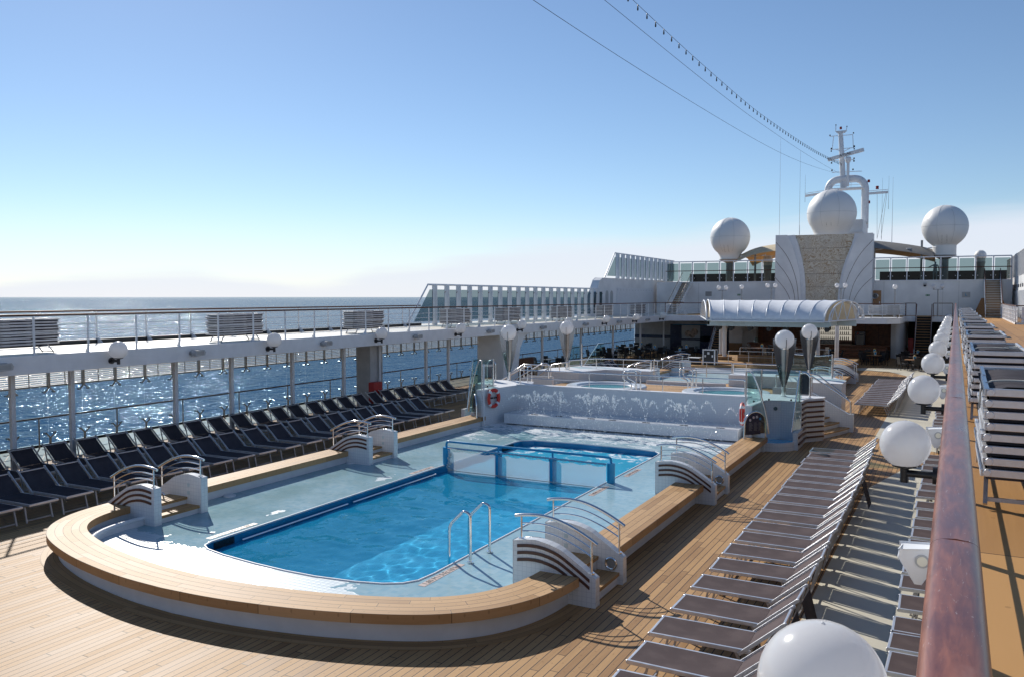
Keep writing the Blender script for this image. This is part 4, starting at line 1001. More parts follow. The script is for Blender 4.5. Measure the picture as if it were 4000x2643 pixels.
def speaker():
    t_ = thing('wall_speaker', 'x', 'loudspeaker', (0,0,0))
    m = MB(); m.prism([(-.16,.11),(.16,.13),(.17,.04),(.02,-.20),(-.02,-.20),(-.17,.02)], 'y', -.11, .11)
    m.v = [(x*.78, y*.78*(1-.15*(z < 0)), z*.78) for x, y, z in m.v]; m.build('case', M['white_paint'], t_, bevel=.02)
    m = MB(); m.tube([(.025,-.082,.01),(.025,-.092,.01)], .05, 18); m.build('rim', M['grey_box'], t_)
    m = MB(); m.tube([(.025,-.085,.01),(.025,-.096,.01)], .036, 16); m.build('lens', M['paper'], t_)
    return t_
rw = Row(speaker())
for k, y in enumerate((6.9,13.3,19.75,26.2,32.6,39.0,45.4,52.,58.5)):
    rw.put((-.20,y,3.15), 0, f'white wedge loudspeaker below the wooden handrail, {ORD[k]} from the camera', 'loudspeakers on the right deck edge')

# ------------------------------------------------------------------ windscreens of the left promenade
XS = -26.6
t_ = thing('glass_windscreen', 'tall glass windscreen with white posts and slanted near end on the left promenade', 'windscreen', (XS,53,HU))
m = MB(); m.tube([(XS,38.1,HU),(XS,40.25,5.8),(XS,66.2,5.78)], .055, 8); m.build('top_rail', M['white_metal'], t_, smooth=True)
for k in range(20):
    y = 40.8+1.31*k
    m = MB(); m.box(XS-.05,XS+.26,y-.04,y+.04,HU,5.78); m.build('post', M['white_metal'], t_)
    m = MB(); m.box(XS+.06,XS+.075,y+.2,y+1.10,3.72,5.52); m.build('pane', M['green_glass'], t_)
    m = MB()
    for z in (3.95,5.35):
        for a, b in ((.05,.2),(1.25,1.1)): m.bar((XS+.05,y+a,z+.05),(XS+.09,y+b,z),.03,.03)
    m.build('clamp', M['black_iron'], t_)
m = MB(); m.prism([(38.75,3.72),(40.65,3.72),(40.65,5.52),(40.35,5.52)], 'x', XS+.06, XS+.075); m.build('pane', M['green_glass'], t_)
t_ = thing('side_house', 'white steel side wall with arched niches and glass screen above, left of the back wall', 'deck house', (XS,76,HU))
m = MB(); m.prism([(63.75,HU),(87,HU),(87,6.72),(66.9,6.72),(66.3,6.5)], 'x', XS-.6, XS+.05); m.build('wall', M['white_wall'], t_, bevel=.02)
m = MB(); m.box(XS+.05,XS+.10,70.3,80.3,4.3,5.9); m.build('panel', M['white_metal'], t_, bevel=.02)
for y in (67.6,68.7):
    m = MB(); m.prism([(y,4.5)]+[(y+.35-.35*math.cos(a), 5.3+.35*math.sin(a)) for a in [PI*i/10 for i in range(11)]]+[(y+.7,4.5)], 'x', XS+.052, XS+.06); m.build('niche_shade', M['grey_box'], t_)  # flat grey plates; the shade inside each niche is put into the colour
for k in range(13):
    m = MB(); y = 70.4+.78*k; m.tube([(XS+.1,y,4.5),(XS+.115,y,4.5)], .03, 8); m.tube([(XS+.1,y,5.7),(XS+.115,y,5.7)], .03, 8); m.build('bolt', M['grey_metal'], t_)
m = MB(); m.tube([(XS,67.5,6.72),(XS,69.9,8.95),(XS,87.5,8.9)], .055, 8); m.build('top_rail', M['white_metal'], t_, smooth=True)
for k in range(13):
    y = 70.3+1.33*k
    m = MB(); m.box(XS-.05,XS+.30,y-.05,y+.05,6.72,8.9); m.build('post', M['white_metal'], t_)
    m = MB(); m.box(XS+.06,XS+.075,y+.2,y+1.12,6.9,8.6); m.build('pane', M['green_glass'], t_)
m = MB(); m.prism([(67.9,6.9),(70.0,6.9),(70.0,8.6),(69.75,8.6)], 'x', XS+.06, XS+.075); m.build('pane', M['green_glass'], t_)

# ------------------------------------------------------------------ back wall and upper terrace
t_ = thing('back_wall', 'long white back wall of the pool area carrying the upper glass terrace', 'wall', (-11,80.5,HU))
m = MB(); m.box(-26.2,4.1,80.5,80.8,HU,6.45); m.build('wall', M['white_wall'], t_)
m = MB(); m.box(-26.2,4.1,80.44,80.82,6.45,6.55); m.build('ledge', M['white_paint'], t_)
for x in (-22.,-5.6,-1.0,.2,3.4):
    m = MB(); m.box(x,x+.015,80.485,80.5,HU,6.45); m.build('seam', M['sign_grey'], t_)
m = MB(); m.box(-6.52,-5.80,80.45,80.5,HU,5.66); dr_ = m.build('door', M['table_wood'], t_)
m = MB(); m.tube([(-6.27,80.45,5.16),(-6.27,80.43,5.16)], .22, 20); m.build('porthole', M['screen_dark'], dr_)
m = MB(); m.tube([(-6.27+.22*math.cos(a),80.43,5.16+.22*math.sin(a)) for a in [2*PI*i/20 for i in range(20)]], .03, 6, True); m.build('porthole_ring', M['chrome'], dr_, smooth=True)
m = MB(); m.box(-5.95,-5.88,80.43,80.45,4.45,4.7); m.build('handle', M['white_metal'], dr_)
m = MB(); m.box(-25,4.,80.82,96,6.2,6.42); tag(m.build('terrace_deck', M['tan_sheet']), 'upper terrace floor behind the glass fence', 'deck', kind='structure')
def sign(lab, x0, x1, z0, z1, mat, txt=None, tm='white_paint', s=.1, y=80.47, cat='sign'):
    t_ = thing('wall_sign', lab, cat, ((x0+x1)/2,y,z0))
    m = MB(); m.box(x0,x1,y,y+.03,z0,z1); m.build('plate', M[mat], t_)
    if txt: text_part('lettering', txt, s, M[tm], t_, Matrix.Translation(((x0+x1)/2,y-.003,(z0+z1)/2)) @ Matrix.Rotation(PI/2,4,'X'))
    return t_
t_ = sign('pale square notice on the right of the white back wall', .44,1.06,5.05,5.51,'grey_box')
m = MB(); m.box(.68,.72,80.46,80.47,5.18,5.38); m.box(.68,.84,80.46,80.47,5.18,5.22); m.build('mark', M['blue_paint'], t_)
t_ = sign('small green exit sign with arrow right of the stone tower', -2.3,-1.98,5.17,5.31,'sign_green')
m = MB(); m.bar((-2.08,80.465,5.24),(-2.02,80.465,5.24),.004,.02); m.prism([(-2.12,5.24),(-2.07,5.28),(-2.07,5.20)],'y',80.463,80.467); m.box(-2.25,-2.21,80.463,80.467,5.2,5.28); m.build('pictogram', M['white_paint'], t_)
sign('dark grey square notice on the left part of the back wall', -21.33,-20.73,5.17,5.61,'sign_grey')
t_ = sign('small green exit sign with arrow left of the stone tower', -18.3,-18.0,5.22,5.37,'sign_green')
m = MB(); m.prism([(-18.05,5.295),(-18.1,5.33),(-18.1,5.26)],'y',80.463,80.467); m.box(-18.25,-18.2,80.463,80.467,5.25,5.34); m.build('pictogram', M['white_paint'], t_)
t_ = thing('dome_camera', 'small dome security camera on the back wall', 'camera', (-2.37,80.3,6.1))
m = MB(); m.box(-2.5,-2.24,80.2,80.5,6.12,6.3); m.build('bracket', M['grey_box'], t_); m = MB(); m.ball((-2.37,80.3,6.08),.12,12,8); m.build('dome', M['screen_dark'], t_, smooth=True)
def fence(lab, x0, x1):
    t_ = thing('glass_fence', lab, 'fence', ((x0+x1)/2,80.6,6.55))
    n = round((x1-x0)/1.3); d = (x1-x0)/n
    m = MB(); m.tube([(x0,80.62,8.5),(x1,80.62,8.5)], .05, 8); m.build('top_rail', M['white_metal'], t_, smooth=True)
    m = MB(); m.tube([(x0,80.5,7.6),(x1,80.5,7.6)], .035, 8); m.build('handrail', M['dark_wood'], t_, smooth=True)
    for k in range(n+1):
        m = MB(); m.box(x0+k*d-.045,x0+k*d+.045,80.58,80.66,6.55,8.5); m.build('post', M['white_metal'], t_)
        if k < n:
            m = MB(); m.box(x0+k*d+.1,x0+(k+1)*d-.1,80.68,80.695,6.6,8.35); m.build('pane', M['terrace_glass'], t_)
            m = MB()
            for xx in (.17,d-.17): m.tube([(x0+k*d+xx,80.66,6.9),(x0+k*d+xx,80.70,6.9)], .035, 8)
            m.build('clamp', M['white_metal'], t_)
fence('glass fence on the upper terrace left of the stone tower', -25.3,-14.75)
fence('glass fence on the upper terrace right of the stone tower', -6.4,4.0)
t_ = thing('dark_backing', 'added dark backing behind the glass fence of the upper terrace', 'screen', (-11,88,6.42))  # dark sheet added so the glass in front reads darker
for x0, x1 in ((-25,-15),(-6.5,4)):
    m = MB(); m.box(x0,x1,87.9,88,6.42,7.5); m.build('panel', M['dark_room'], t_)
# stone tower
t_ = thing('stone_tower', 'tall cream swirled stone panel between two flaring white wings', 'tower', (-10.5,79.5,HU))
L = [(-12.99,10.66),(-12.64,9.77),(-12.32,8.44),(-12.13,7.39),(-12.0,6.0),(-11.98,4.74),(-11.98,HU)]
Rr = [(-9.27,HU),(-9.25,4.71),(-9.17,5.96),(-8.95,7.25),(-8.65,8.37),(-8.19,9.64),(-7.93,10.62)]
m = MB(); m.prism(L+Rr, 'y', 79.6, 79.9); m.build('stone_panel', M['swirl_stone'], t_)
for z in (9.44,8.29,7.15,5.98):
    m = MB(); m.box(-12.9,-8.0,79.585,79.6,z-.012,z+.012); 
    m.v = [(max(min(x, -8.35-.09*(10.6-z)), -12.45+.05*(10.6-z)), y, zz) for x, y, zz in m.v]; m.build('joint', M['stripe_wood'], t_)
m = MB(); m.prism([(-13.63,10.64)]+[(x-.0,z) for x,z in L]+[(-13.6,HU)], 'y', 79.4, 80.4); m.build('wing_edge', M['white_paint'], t_, bevel=.02)
m = MB(); m.prism([(-14.6,10.67),(-13.6,10.66),(-13.15,9.7),(-12.75,8.4),(-12.5,7.3),(-12.38,6),(-12.33,HU),(-14.62,HU)], 'y', 79.2, 80.45); m.build('wing', M['white_wall'], t_, bevel=.02)
m = MB(); m.prism([(-7.53,10.6),(-7.93,10.62)]+Rr[::-1][1:]+[(-8.4,HU)], 'y', 79.4, 80.4); m.build('wing_edge', M['white_paint'], t_, bevel=.02)
m = MB(); m.prism([(-6.47,10.61),(-7.55,10.6),(-8.0,9.6),(-8.45,8.3),(-8.75,7.2),(-8.93,6),(-9.0,HU),(-6.45,HU)], 'y', 79.2, 80.45); m.build('wing', M['white_wall'], t_, bevel=.02)
gl = [[(-14.58,10.05),(-13.56,8.82),(-12.9,7.2),(-12.6,5.8),(-12.5,HU)],[(-14.59,8.36),(-13.53,7.05),(-12.9,5.6),(-12.75,HU)],[(-14.6,6.84),(-13.77,5.9),(-13.25,4.9),(-13.0,HU)],
      [(-6.46,10.02),(-7.54,8.77),(-8.3,7.2),(-8.75,5.8),(-8.85,HU)],[(-6.44,8.32),(-7.5,7.15),(-8.1,5.9),(-8.5,HU)],[(-6.43,6.79),(-7.3,5.95),(-7.9,4.9),(-8.25,HU)]]
for q in gl:
    m = MB(); m.tube([(x,79.2,z) for x,z in chaikin(q,2)], .018, 5); m.build('groove', M['stripe_wood'], t_)
# radomes
def radome(lab, x, y, z0, zc, r, neck, zn, post):
    t_ = thing('radome', lab, 'radome', (x,y,z0))
    a0 = math.asin(min(.98, neck/r)); pr = []
    for i in range(21):
        q = PI - .0 if False else (PI-a0*1.25)*(1-i/20)
        pr.append((max(1e-4, r*math.sin(q)), zc-z0 + r*math.cos(q)))
    pr = [(neck,0),(neck,zn-z0),(neck*1.02,zn-z0+.15)] + pr[0:]
    m = MB(); m.lathe(pr, (x,y,z0), 40); m.build('dome', M['radome'], t_, smooth=True)
    m = MB(); m.tube([(x+r*1.002*math.cos(2*PI*k/40), y+r*1.002*math.sin(2*PI*k/40), zc) for k in range(40)], .012, 4, True)
    for a in (-1.9,-1.15,.4,2.8): m.tube([(x+r*1.002*math.cos(a)*math.sin(q), y+r*1.002*math.sin(a)*math.sin(q), zc+r*1.002*math.cos(q)) for q in [PI*.05+PI*.72*i/20 for i in range(21)]], .012, 4)
    m.build('seam', M['seam'], t_)
    m = MB(); hx, hz = .32, .42
    q0 = zc - r*.62
    for sx in (-1,1):
        for k in range(6):
            zz = q0+hz*(k/5-.5)*2*.7; d = math.sqrt(max(.1, r*r-(zz-zc)**2-(hx*.6)**2)); m.ball((x+sx*hx*.6, y-d, zz), .025, 6, 4)
    m.build('hatch_bolts', M['black_iron'], t_)
    if post:
        m = MB(); m.lathe([(.36,6.42-z0),(.36,-.35),(neck*1.05,-.05),(neck*1.05,0)], (x,y,z0), 20); m.build('pedestal', M['grey_metal'], t_, smooth=True)
radome('large white radome dome on the left, standing on a pedestal behind the glass fence', -19.87,84,8.8,10.98,1.92,.98,9.0,True)
radome('largest white radome dome directly above the stone tower', -10.45,84,10.7,12.9,2.2,1.55,11.0,True)
radome('large white radome dome on the right with a cylindrical neck', -1.0,84,8.78,11.3,1.88,.95,9.5,True)
radome('small distant white radome dome near the right end of the terrace', 1.89,88,8.3,8.85,.5,.4,8.4,True)
radome('small grey radome dome half hidden left of the stone tower', -16.6,86,8.2,8.7,.5,.42,8.3,True)
t_ = thing('roof_block', 'white block and sloped plinth behind the largest radome', 'deck house', (-9.5,88,8))
m = MB(); m.box(-9.9,-8.0,87,92,8,12.5); m.box(-11.8,-7.9,86.6,90,8,11.3); m.build('body', M['white_wall'], t_, bevel=.03)

# mast
YM = 92
t_ = thing('ship_mast', 'white tubular arch mast with pole, yards, lights and radar', 'mast', (-10.2,YM,11))
m = MB(); m.tube(fillet([(-11.85,YM,11),(-11.85,YM,17.05),(-8.3,YM,17.05),(-8.3,YM,12)], 1.3, 12), .36, 18); m.build('arch', M['mast_grey'], t_, smooth=True)
m = MB(); m.tube([(-10.35,YM,16.0),(-10.75,YM,21.9)], [.30,.22], 16); m.build('pole', M['mast_grey'], t_, smooth=True)
m = MB(); m.box(-11.7,-8.4,YM-.6,YM+.6,15.95,16.1); m.build('platform', M['mast_grey'], t_)
m = MB(); m.tube([(-11.6,YM-.5,16.6),(-8.6,YM-.5,16.6)], .025, 6); m.tube([(-11.6,YM-.5,16.35),(-8.6,YM-.5,16.35)], .02, 6)
for x in (-11.6,-10.6,-9.6,-8.6): m.tube([(x,YM-.5,16.1),(x,YM-.5,16.6)], .02, 6)
m.build('railing', M['white_metal'], t_)
def yard(a, b, r=.035):
    m = MB(); m.tube([a,b], r, 6); m.build('yard', M['mast_grey'], t_, smooth=True)
yard((-11.75,YM,21.45),(-9.55,YM,21.43)); yard((-11.65,YM,20.1),(-9.45,YM,20.12)); yard((-11.55,YM,18.93),(-9.45,YM,18.93)); yard((-11.5,YM,17.8),(-8.65,YM,17.72))
yard((-11.4,YM,21.4),(-11.5,YM,20.15)); yard((-9.58,YM,21.4),(-9.5,YM,20.1)); yard((-11.2,YM,20.1),(-10.7,YM,19.9)); yard((-9.8,YM,20.1),(-10.4,YM,19.8))
yard((-11.2,YM,21.9),(-11.2,YM,22.5)); yard((-10.2,YM,21.9),(-10.15,YM,22.2)); m = MB(); m.prism([(-11.25,21.9),(-10.15,21.9),(-10.35,21.7),(-11.05,21.7)],'y',YM-.2,YM+.2); m.build('cap_plate', M['mast_grey'], t_)
for p in ((-10.73,22.2,.13),(-11.75,21.55,.07),(-9.52,21.6,.07),(-11.6,20.2,.08),(-11.6,19.95,.07),(-9.42,20.25,.09),(-9.42,20.0,.07),(-11.55,18.75,.08),(-9.42,19.05,.08),(-9.42,18.8,.08),(-11.5,18.0,.08),(-9.5,17.95,.08),(-11.2,22.55,.06),(-10.15,22.3,.06),(-8.0,16.7,.14),(-7.95,14.6,.14),(-7.2,16.0,.16)):
    m = MB(); m.lathe([(p[2]*.8,-p[2]),(p[2],-p[2]*.6),(p[2]*.8,0),(p[2],p[2]*.6),(p[2]*.7,p[2])], (p[0],YM,p[1]), 10); m.build('nav_light', M['black_iron'] if p[2] < .13 else M['red_bulb'], t_)
for p, q in (((-14.06,15.55),(-12.1,15.75)),((-8.0,15.45),(-6.2,15.5))):
    m = MB(); m.bar((p[0],YM,p[1]),(q[0],YM,q[1]),.25,.22); m.tube([(p[0],YM,p[1]+.25),(q[0],YM,q[1]+.25)],.03,6); m.build('side_arm', M['mast_grey'], t_)
for x, z0, z1 in ((-14.08,14.9,17.7),(-6.14,13.8,17.1),(-14.6,11.6,20.2),(-6.72,10.8,16.9)):
    m = MB(); m.tube([(x,YM,z0),(x,YM,z1)], [.02,.008], 6); m.build('whip_antenna', M['grey_metal'], t_)
for a, b in (((-7.12,10.9),(-7.2,15.4)),((-7.1,11),(-6.4,15.4)),((-6.75,11),(-6.3,15.4))):
    m = MB(); m.tube([(a[0],YM,a[1]),(b[0],YM,b[1])], .015, 4); m.build('stay', M['grey_metal'], t_)
m = MB(); m.lathe([(.25,0),(.25,.12),(.1,.25),(.0001,.27)], (-8.1,90.5,12.3), 14); m.cyl((-8.1,90.5),.05,10.5,12.3,8); m.build('gps_dome', M['paper'], t_, smooth=True)
t_ = thing('radar_scanner', 'long white radar bar lettered in black on the mast', 'radar', (-10.1,91.5,19))
a, b = Vector((-11.83,91.4,19.0)), Vector((-8.42,91.0,19.7))
m = MB(); m.bar(a, b, .3, .34); m.build('scanner_bar', M['white_paint'], t_, bevel=.03)
d = (b-a).normalized(); ang = math.atan2(d.z, d.x)
text_part('lettering', 'ATLAS', .34, M['letter_black'], t_, Matrix.Translation((-10.15,90.93,19.36)) @ Matrix.Rotation(-.11,4,'Z') @ Matrix.Rotation(-ang,4,'Y') @ Matrix.Rotation(PI/2,4,'X') @ Matrix.Scale(1.15,4,(1,0,0)), .004)
m = MB(); m.lathe([(.16,0),(.28,.15),(.28,.5),(.2,.6)], (-9.9,91.3,18.55), 14); m.cyl((-9.9,91.4),.14,16.2,18.6,12); m.build('gearbox', M['mast_grey'], t_, smooth=True)
for x, y0, z0, z1, lab in ((-14.9,82.5,6.5,20.0,'tallest thin whip aerial left of the largest radome'),(-12.9,81.5,10.6,11.7,'short white rod aerial left of the largest radome'),(-5.2,83,9.9,15.8,'thin whip aerial right of the stone tower')):
    t_ = thing('whip_aerial', lab, 'aerial', (x,y0,z0)); m = MB(); m.tube([(x,y0,z0),(x,y0,z0+.3*(z1-z0)),(x,y0,z1)], [.03,.02,.008], 6); m.build('rod', M['white_metal'], t_)
# overhead wires
def wire(lab, pts, r=.009):
    t_ = thing('overhead_wire', lab, 'wire', pts[-1]); m = MB(); m.tube(chaikin(pts, 3), r, 5); m.build('cable', M['black_iron'], t_, smooth=True); return t_
wire('lower thin wire running from the mast over the pool', [(-11.3,0,14.6),(-11.3,12,13.9),(-11.3,22.8,13.84),(-11.3,39.7,14.3),(-11.3,59.2,15.1),(-11.3,75,16.2),(-11.2,92,17.7)])
wire('middle thin wire running from the mast over the pool', [(-10.9,-5,16.0),(-10.9,15,15.2),(-10.95,27.5,15.3),(-10.9,45.8,15.49),(-10.9,58,15.95),(-10.9,69.1,16.42),(-10.9,80,17.0),(-10.9,92.5,17.75)])
c_ = chaikin([(-10.6,-8,18),(-10.6,8,16.4),(-10.6,29.4,15.75),(-10.5,47.6,15.78),(-10.5,54.9,16.08),(-10.5,66.5,16.66),(-10.5,77.75,17.4),(-10.45,91.4,18.5)], 3)
t_ = thing('festoon_lights', 'string of dark hanging bulbs running from the mast over the pool', 'light string', (-10.5,92,18.4))
m = MB(); m.tube(c_, .009, 5); m.build('cable', M['black_iron'], t_, smooth=True)
acc = 0; nb = 0
for p, q in zip(c_, c_[1:]):
    L_ = math.dist(p,q)
    while acc < L_ and nb < 99:
        f = acc/L_; x, y, z = (p[i]+(q[i]-p[i])*f for i in range(3))
        if y > 20: 
            m = MB(); m.lathe([(.012,-.22),(.03,-.20),(.032,-.14),(.02,-.08),(.022,-.02),(.008,0)], (x,y,z), 7); m.build('bulb', M['black_plastic'], t_, smooth=True); nb += 1
        acc += 1.03
    acc -= L_
# roofs behind
for lab, P in (('tan fabric roof behind the stone tower on the left', [(-18.9,9.2),(-17.4,9.9),(-15.4,10.2),(-13,10.3)]),('fabric roof coloured as its shaded underside behind the stone tower on the right', [(-8,10.3),(-6.7,10.25),(-4.6,9.95),(-2.8,9.6),(-1.8,9.3)])):
    t_ = thing('fabric_roof', lab, 'roof', (P[0][0],84.5,6.42))
    m = MB(); P2 = chaikin(P,2); n = len(P2); v = []
    for yy, dz in ((82.5,-.75),(84,0),(87.5,-.2),(90,-.9)): v += [(x,yy,z+dz) for x,z in P2]
    m.add(v, [(r*n+i,r*n+i+1,(r+1)*n+i+1,(r+1)*n+i) for r in range(3) for i in range(n-1)]); m.build('membrane', M['canvas_tan' if P[0][0] < -15 else 'canvas_shaded'], t_, smooth=True)
    for x in (P[1][0], P[-2][0]):
        m = MB(); m.cyl((x,84),.1,6.42,P[1][1]-.1,10); m.build('pole', M['grey_metal'], t_, smooth=True)
        m = MB(); m.tube([(x,84,P[1][1]-.9),(x-1.2,83,P[1][1]-.85)], .04, 6); m.tube([(x,84,P[1][1]-.9),(x+1.2,83,P[1][1]-.75)], .04, 6); m.build('strut', M['white_metal'], t_)
# ------------------------------------------------------------------ rear pool, stage, canopy
rp = [(-13.0,44.5),(-12.6,44),(-9.6,44),(-9.2,44.5),(-9.2,48.6),(-9.6,49),(-12.6,49),(-13.0,48.6)]
pt = thing('rear_pool', 'smaller second pool beyond the whirlpool platform', 'pool', (CX,47,0))
rpath = [(x, 67.36-y) for x, y in front_path]
NR = normals(rpath, (CX,50))
sur = [(p[0]-n_[0]*.6, p[1]-n_[1]*.6) for p, n_ in zip(rpath, NR)]
m = MB(); m.flat([(CX+5.1,40.3)]+sur+[(CX-5.1,40.3)], [rp], .12); m.build('tile_surround', M['rear_floor_tile'], pt)
m = MB(); m.wall(rp,-1.5,.118,True); m.flat(rp,[],-1.5); m.build('basin', M['basin_tile'], pt)
for q in range(3):
    pa = [(CX+(x-CX)*(.86-.06*q), 50+(y-50)*(.86-.06*q)) for x,y in rpath if y > 52]
    m = MB(); m.strip(pa, normals(pa,(CX,50)), 0, .3, .12, .36-.09*q); m.build('pool_step', M['white_paint'], pt)
m = MB(); m.flat(rp,[],-.03); tag(m.build('rear_water', M['rear_water']), 'turquoise water of the smaller rear pool', 'water', kind='structure')
bench('curved_bench', 'curved teak bench wrapping round the far end of the rear pool', rpath)
bench('straight_bench', 'teak bench on the left of the rear pool', line(XL,47.75,52.55)); bench('straight_bench', 'teak bench on the right of the rear pool', line(XR,47.65,53.25))
t_ = thing('rear_pool_rail', 'low bright blue rail bent round the rear pool basin', 'railing', (-11,44,.1))
m = MB(); m.tube(fillet([(-14.2,43.6,.12),(-14.2,43.6,.5),(-8.6,43.2,.5),(-8.6,43.2,.12)],.15),.04,8); m.tube([(-11.4,43.4,.12),(-11.4,43.4,.5)],.035,8); m.build('rail', M['blue_paint'], t_, smooth=True)
t_ = thing('stage', 'low wooden stage with slatted front under the white canopy', 'stage', (-11,62,0))
SP = [(-15.6,58.9),(-13.2,58.6),(-9,58.6),(-6.6,59.2),(-6.2,60),(-6.2,67),(-16.2,67),(-16.2,60)]
m = MB(); m.prism(SP,'z',0,.52); m.build('slatted_front', M['teak_slats'], t_, along='z'); m = MB(); m.flat(SP,[],.56); m.prism(SP,'z',.521,.559); m.build('floor', M['teak_step'], t_)
m = MB(); m.box(-13.7,-7.4,60.6,60.8,.56,1.02); m.build('parapet', M['teak_slats'], t_, along='z')
m = MB(); m.box(-15.35,-14.4,61.1,61.9,.56,.8); m.box(-16.1,-15.3,63.4,64.3,.56,.8); m.build('column_plinth', M['teak_slats'], t_, along='z')
railing('stage_railing', 'slim grey railing along the front of the stage', [(-14.0,59.1),(-8.6,59.1)], .56, .8, [(x,59.1) for x in (-12.6,-11,-9.6)], (.5,), .022, 'alu')
railing('stage_railing', 'slim grey railing behind the low stage parapet', [(-13.6,60.9),(-7.6,60.9)], .56, .95, [(x,60.9) for x in (-12,-10.4,-9)], (), .022, 'alu')
t_ = thing('barrel_canopy', 'white barrel-vaulted fabric canopy on columns over the stage', 'canopy', (-11,61,.56))
def vault(s, q, k=1., dz=0.):
    F = Vector((-14.9+7.4*s, 57.6, 3.52)); B = Vector((-17.0+11.1*s, 64.3-1.9*s, 3.60)); mid = (F+B)/2
    return mid + (F-mid)*math.cos(q)*k + Vector((0,0,1.32*math.sin(q)*k+dz))
NB = 8; m = MB(); n1 = NB*6; n2 = 20; v = []
for i in range(n1+1):
    s_ = i/n1; sag = 1-.02*abs(math.sin(PI*s_*NB))
    v += [vault(s_, PI*j/n2, sag) for j in range(n2+1)]
m.add(v, [(i*(n2+1)+j, (i+1)*(n2+1)+j, (i+1)*(n2+1)+j+1, i*(n2+1)+j+1) for i in range(n1) for j in range(n2)])
o = m.build('membrane', M['canvas'], t_, smooth=True)
sd = o.modifiers.new('Solidify','SOLIDIFY'); sd.thickness = .02
for i in range(NB+1):
    m = MB(); m.tube([vault(i/NB, PI*j/n2, 1.004) for j in range(n2+1)], .018 if 0 < i < NB else .05, 6); m.build('rib', M['white_metal'], t_, smooth=True)
for s_ in (0.,1.):
    e = .035*(1 if s_ else -1)
    m = MB(); m.tube([vault(s_+e, PI*j/n2, .97) for j in range(n2+1)], .05, 6); m.tube([vault(s_+e,0,1), vault(s_+e,PI,1)], .055, 6)
    K = 6
    for j in range(K):
        q0 = PI*(.5+j)/K; qb = PI*(j+1)/K
        b = vault(s_+e,0).lerp(vault(s_+e,PI), (1-math.cos(qb))/2)
        if j < K-1: m.tube([vault(s_+e,q0,.97), b], .035, 5); m.tube([b, vault(s_+e,q0+PI/K,.97)], .035, 5)
    m.build('end_truss', M['white_metal'], t_, smooth=True)
    m = MB(); K = 20; pts = [vault(s_-e*.5, PI*j/K, .955) for j in range(K+1)]; m.add(pts+[p+Vector((.01,0,0)) for p in pts], [tuple(range(K+1)), tuple(range(2*K+1,K,-1))]); m.build('end_panel', M['canvas_tan'], t_)
m = MB(); m.tube([vault(0,0)+Vector((0,-.02,-.04)), vault(1,0)+Vector((0,-.02,-.04))], .055, 8); m.tube([vault(0,PI)+Vector((0,.02,-.04)), vault(1,PI)+Vector((0,.02,-.04))], .055, 8)
for i in range(60):
    p = vault(i/60,0); m.tube([p+Vector((0,-.03,-.06)), p+Vector((.12,-.03,.07))], .012, 4)
m.build('edge_tube', M['white_metal'], t_, smooth=True)
m = MB(); m.box(-15.4,-7.35,58.6,58.9,3.08,3.42); m.box(-7.35,-6.0,61.9,62.2,3.1,3.5); m.box(-16.2,-15.4,63.6,63.9,3.1,3.5); m.box(-7.4,-7.2,58.6,62.2,3.15,3.5); m.box(-15.4,-15.2,58.6,64.,3.15,3.5); m.build('beam', M['beam_teal'], t_, bevel=.02)
for x, y, z in ((-14.85,61.5,.8),(-15.7,63.9,.8),(-8.4,61.5,.56),(-7.6,65.3,.56)):
    m = MB(); m.cyl((x,y),.14,z,3.45,18); m.build('column', M['white_paint'], t_, smooth=True)
for k, x in enumerate((-14.9,-14.0,-12.7,-11.4,-10.3,-9.1,-8.3,-7.6)):
    t2 = thing('stage_light', f'black stage spotlight under the canopy beam, {ORD[k]} from the left', 'spotlight', (x,60,2.9), 0, 'spotlights under the canopy')
    m = MB(); m.tube([(x,59.75,2.9),(x+.05,60.15,2.95)], .15, 12); m.tube([(x,59.7,2.9),(x,59.78,2.9)], .165, 12); m.box(x-.2,x-.17,59.95,60.05,2.85,3.2); m.box(x+.17,x+.2,59.95,60.05,2.85,3.2); m.build('lamp_body', M['black_plastic'], t2)
t_ = thing('flight_case', 'tall black flight case with silver edges beside the stage', 'case', (-14.7,57.3,0))
m = MB(); m.box(-15.3,-14.5,57.3,58.0,0,1.5); m.build('case', M['black_plastic'], t_)
m = MB()
for x in (-15.3,-14.5):
    for y in (57.3,58.0): m.box(x-.04,x+.04,y-.04,y+.04,.05,1.52)
for z in (.1,1.5): m.box(-15.33,-14.47,57.27,57.33,z-.04,z+.04); m.box(-14.53,-14.47,57.3,58,z-.04,z+.04)
m.build('edging', M['alu'], t_)
m = MB(); m.box(-15.0,-14.86,57.25,57.29,1.2,1.35); m.box(-15.2,-15.1,57.25,57.29,1.0,1.15); m.box(-14.7,-14.6,57.25,57.29,1.0,1.15); m.build('latch', M['alu'], t_)
t_ = thing('speaker_box', 'low black cabinet with a white top left of the flight case', 'cabinet', (-16.0,57.6,0))
m = MB(); m.box(-16.4,-15.6,57.3,58.0,0,.9); m.build('cabinet', M['black_plastic'], t_, bevel=.01); m = MB(); m.box(-16.42,-15.58,57.28,58.02,.9,.93); m.build('lid', M['white_paint'], t_)

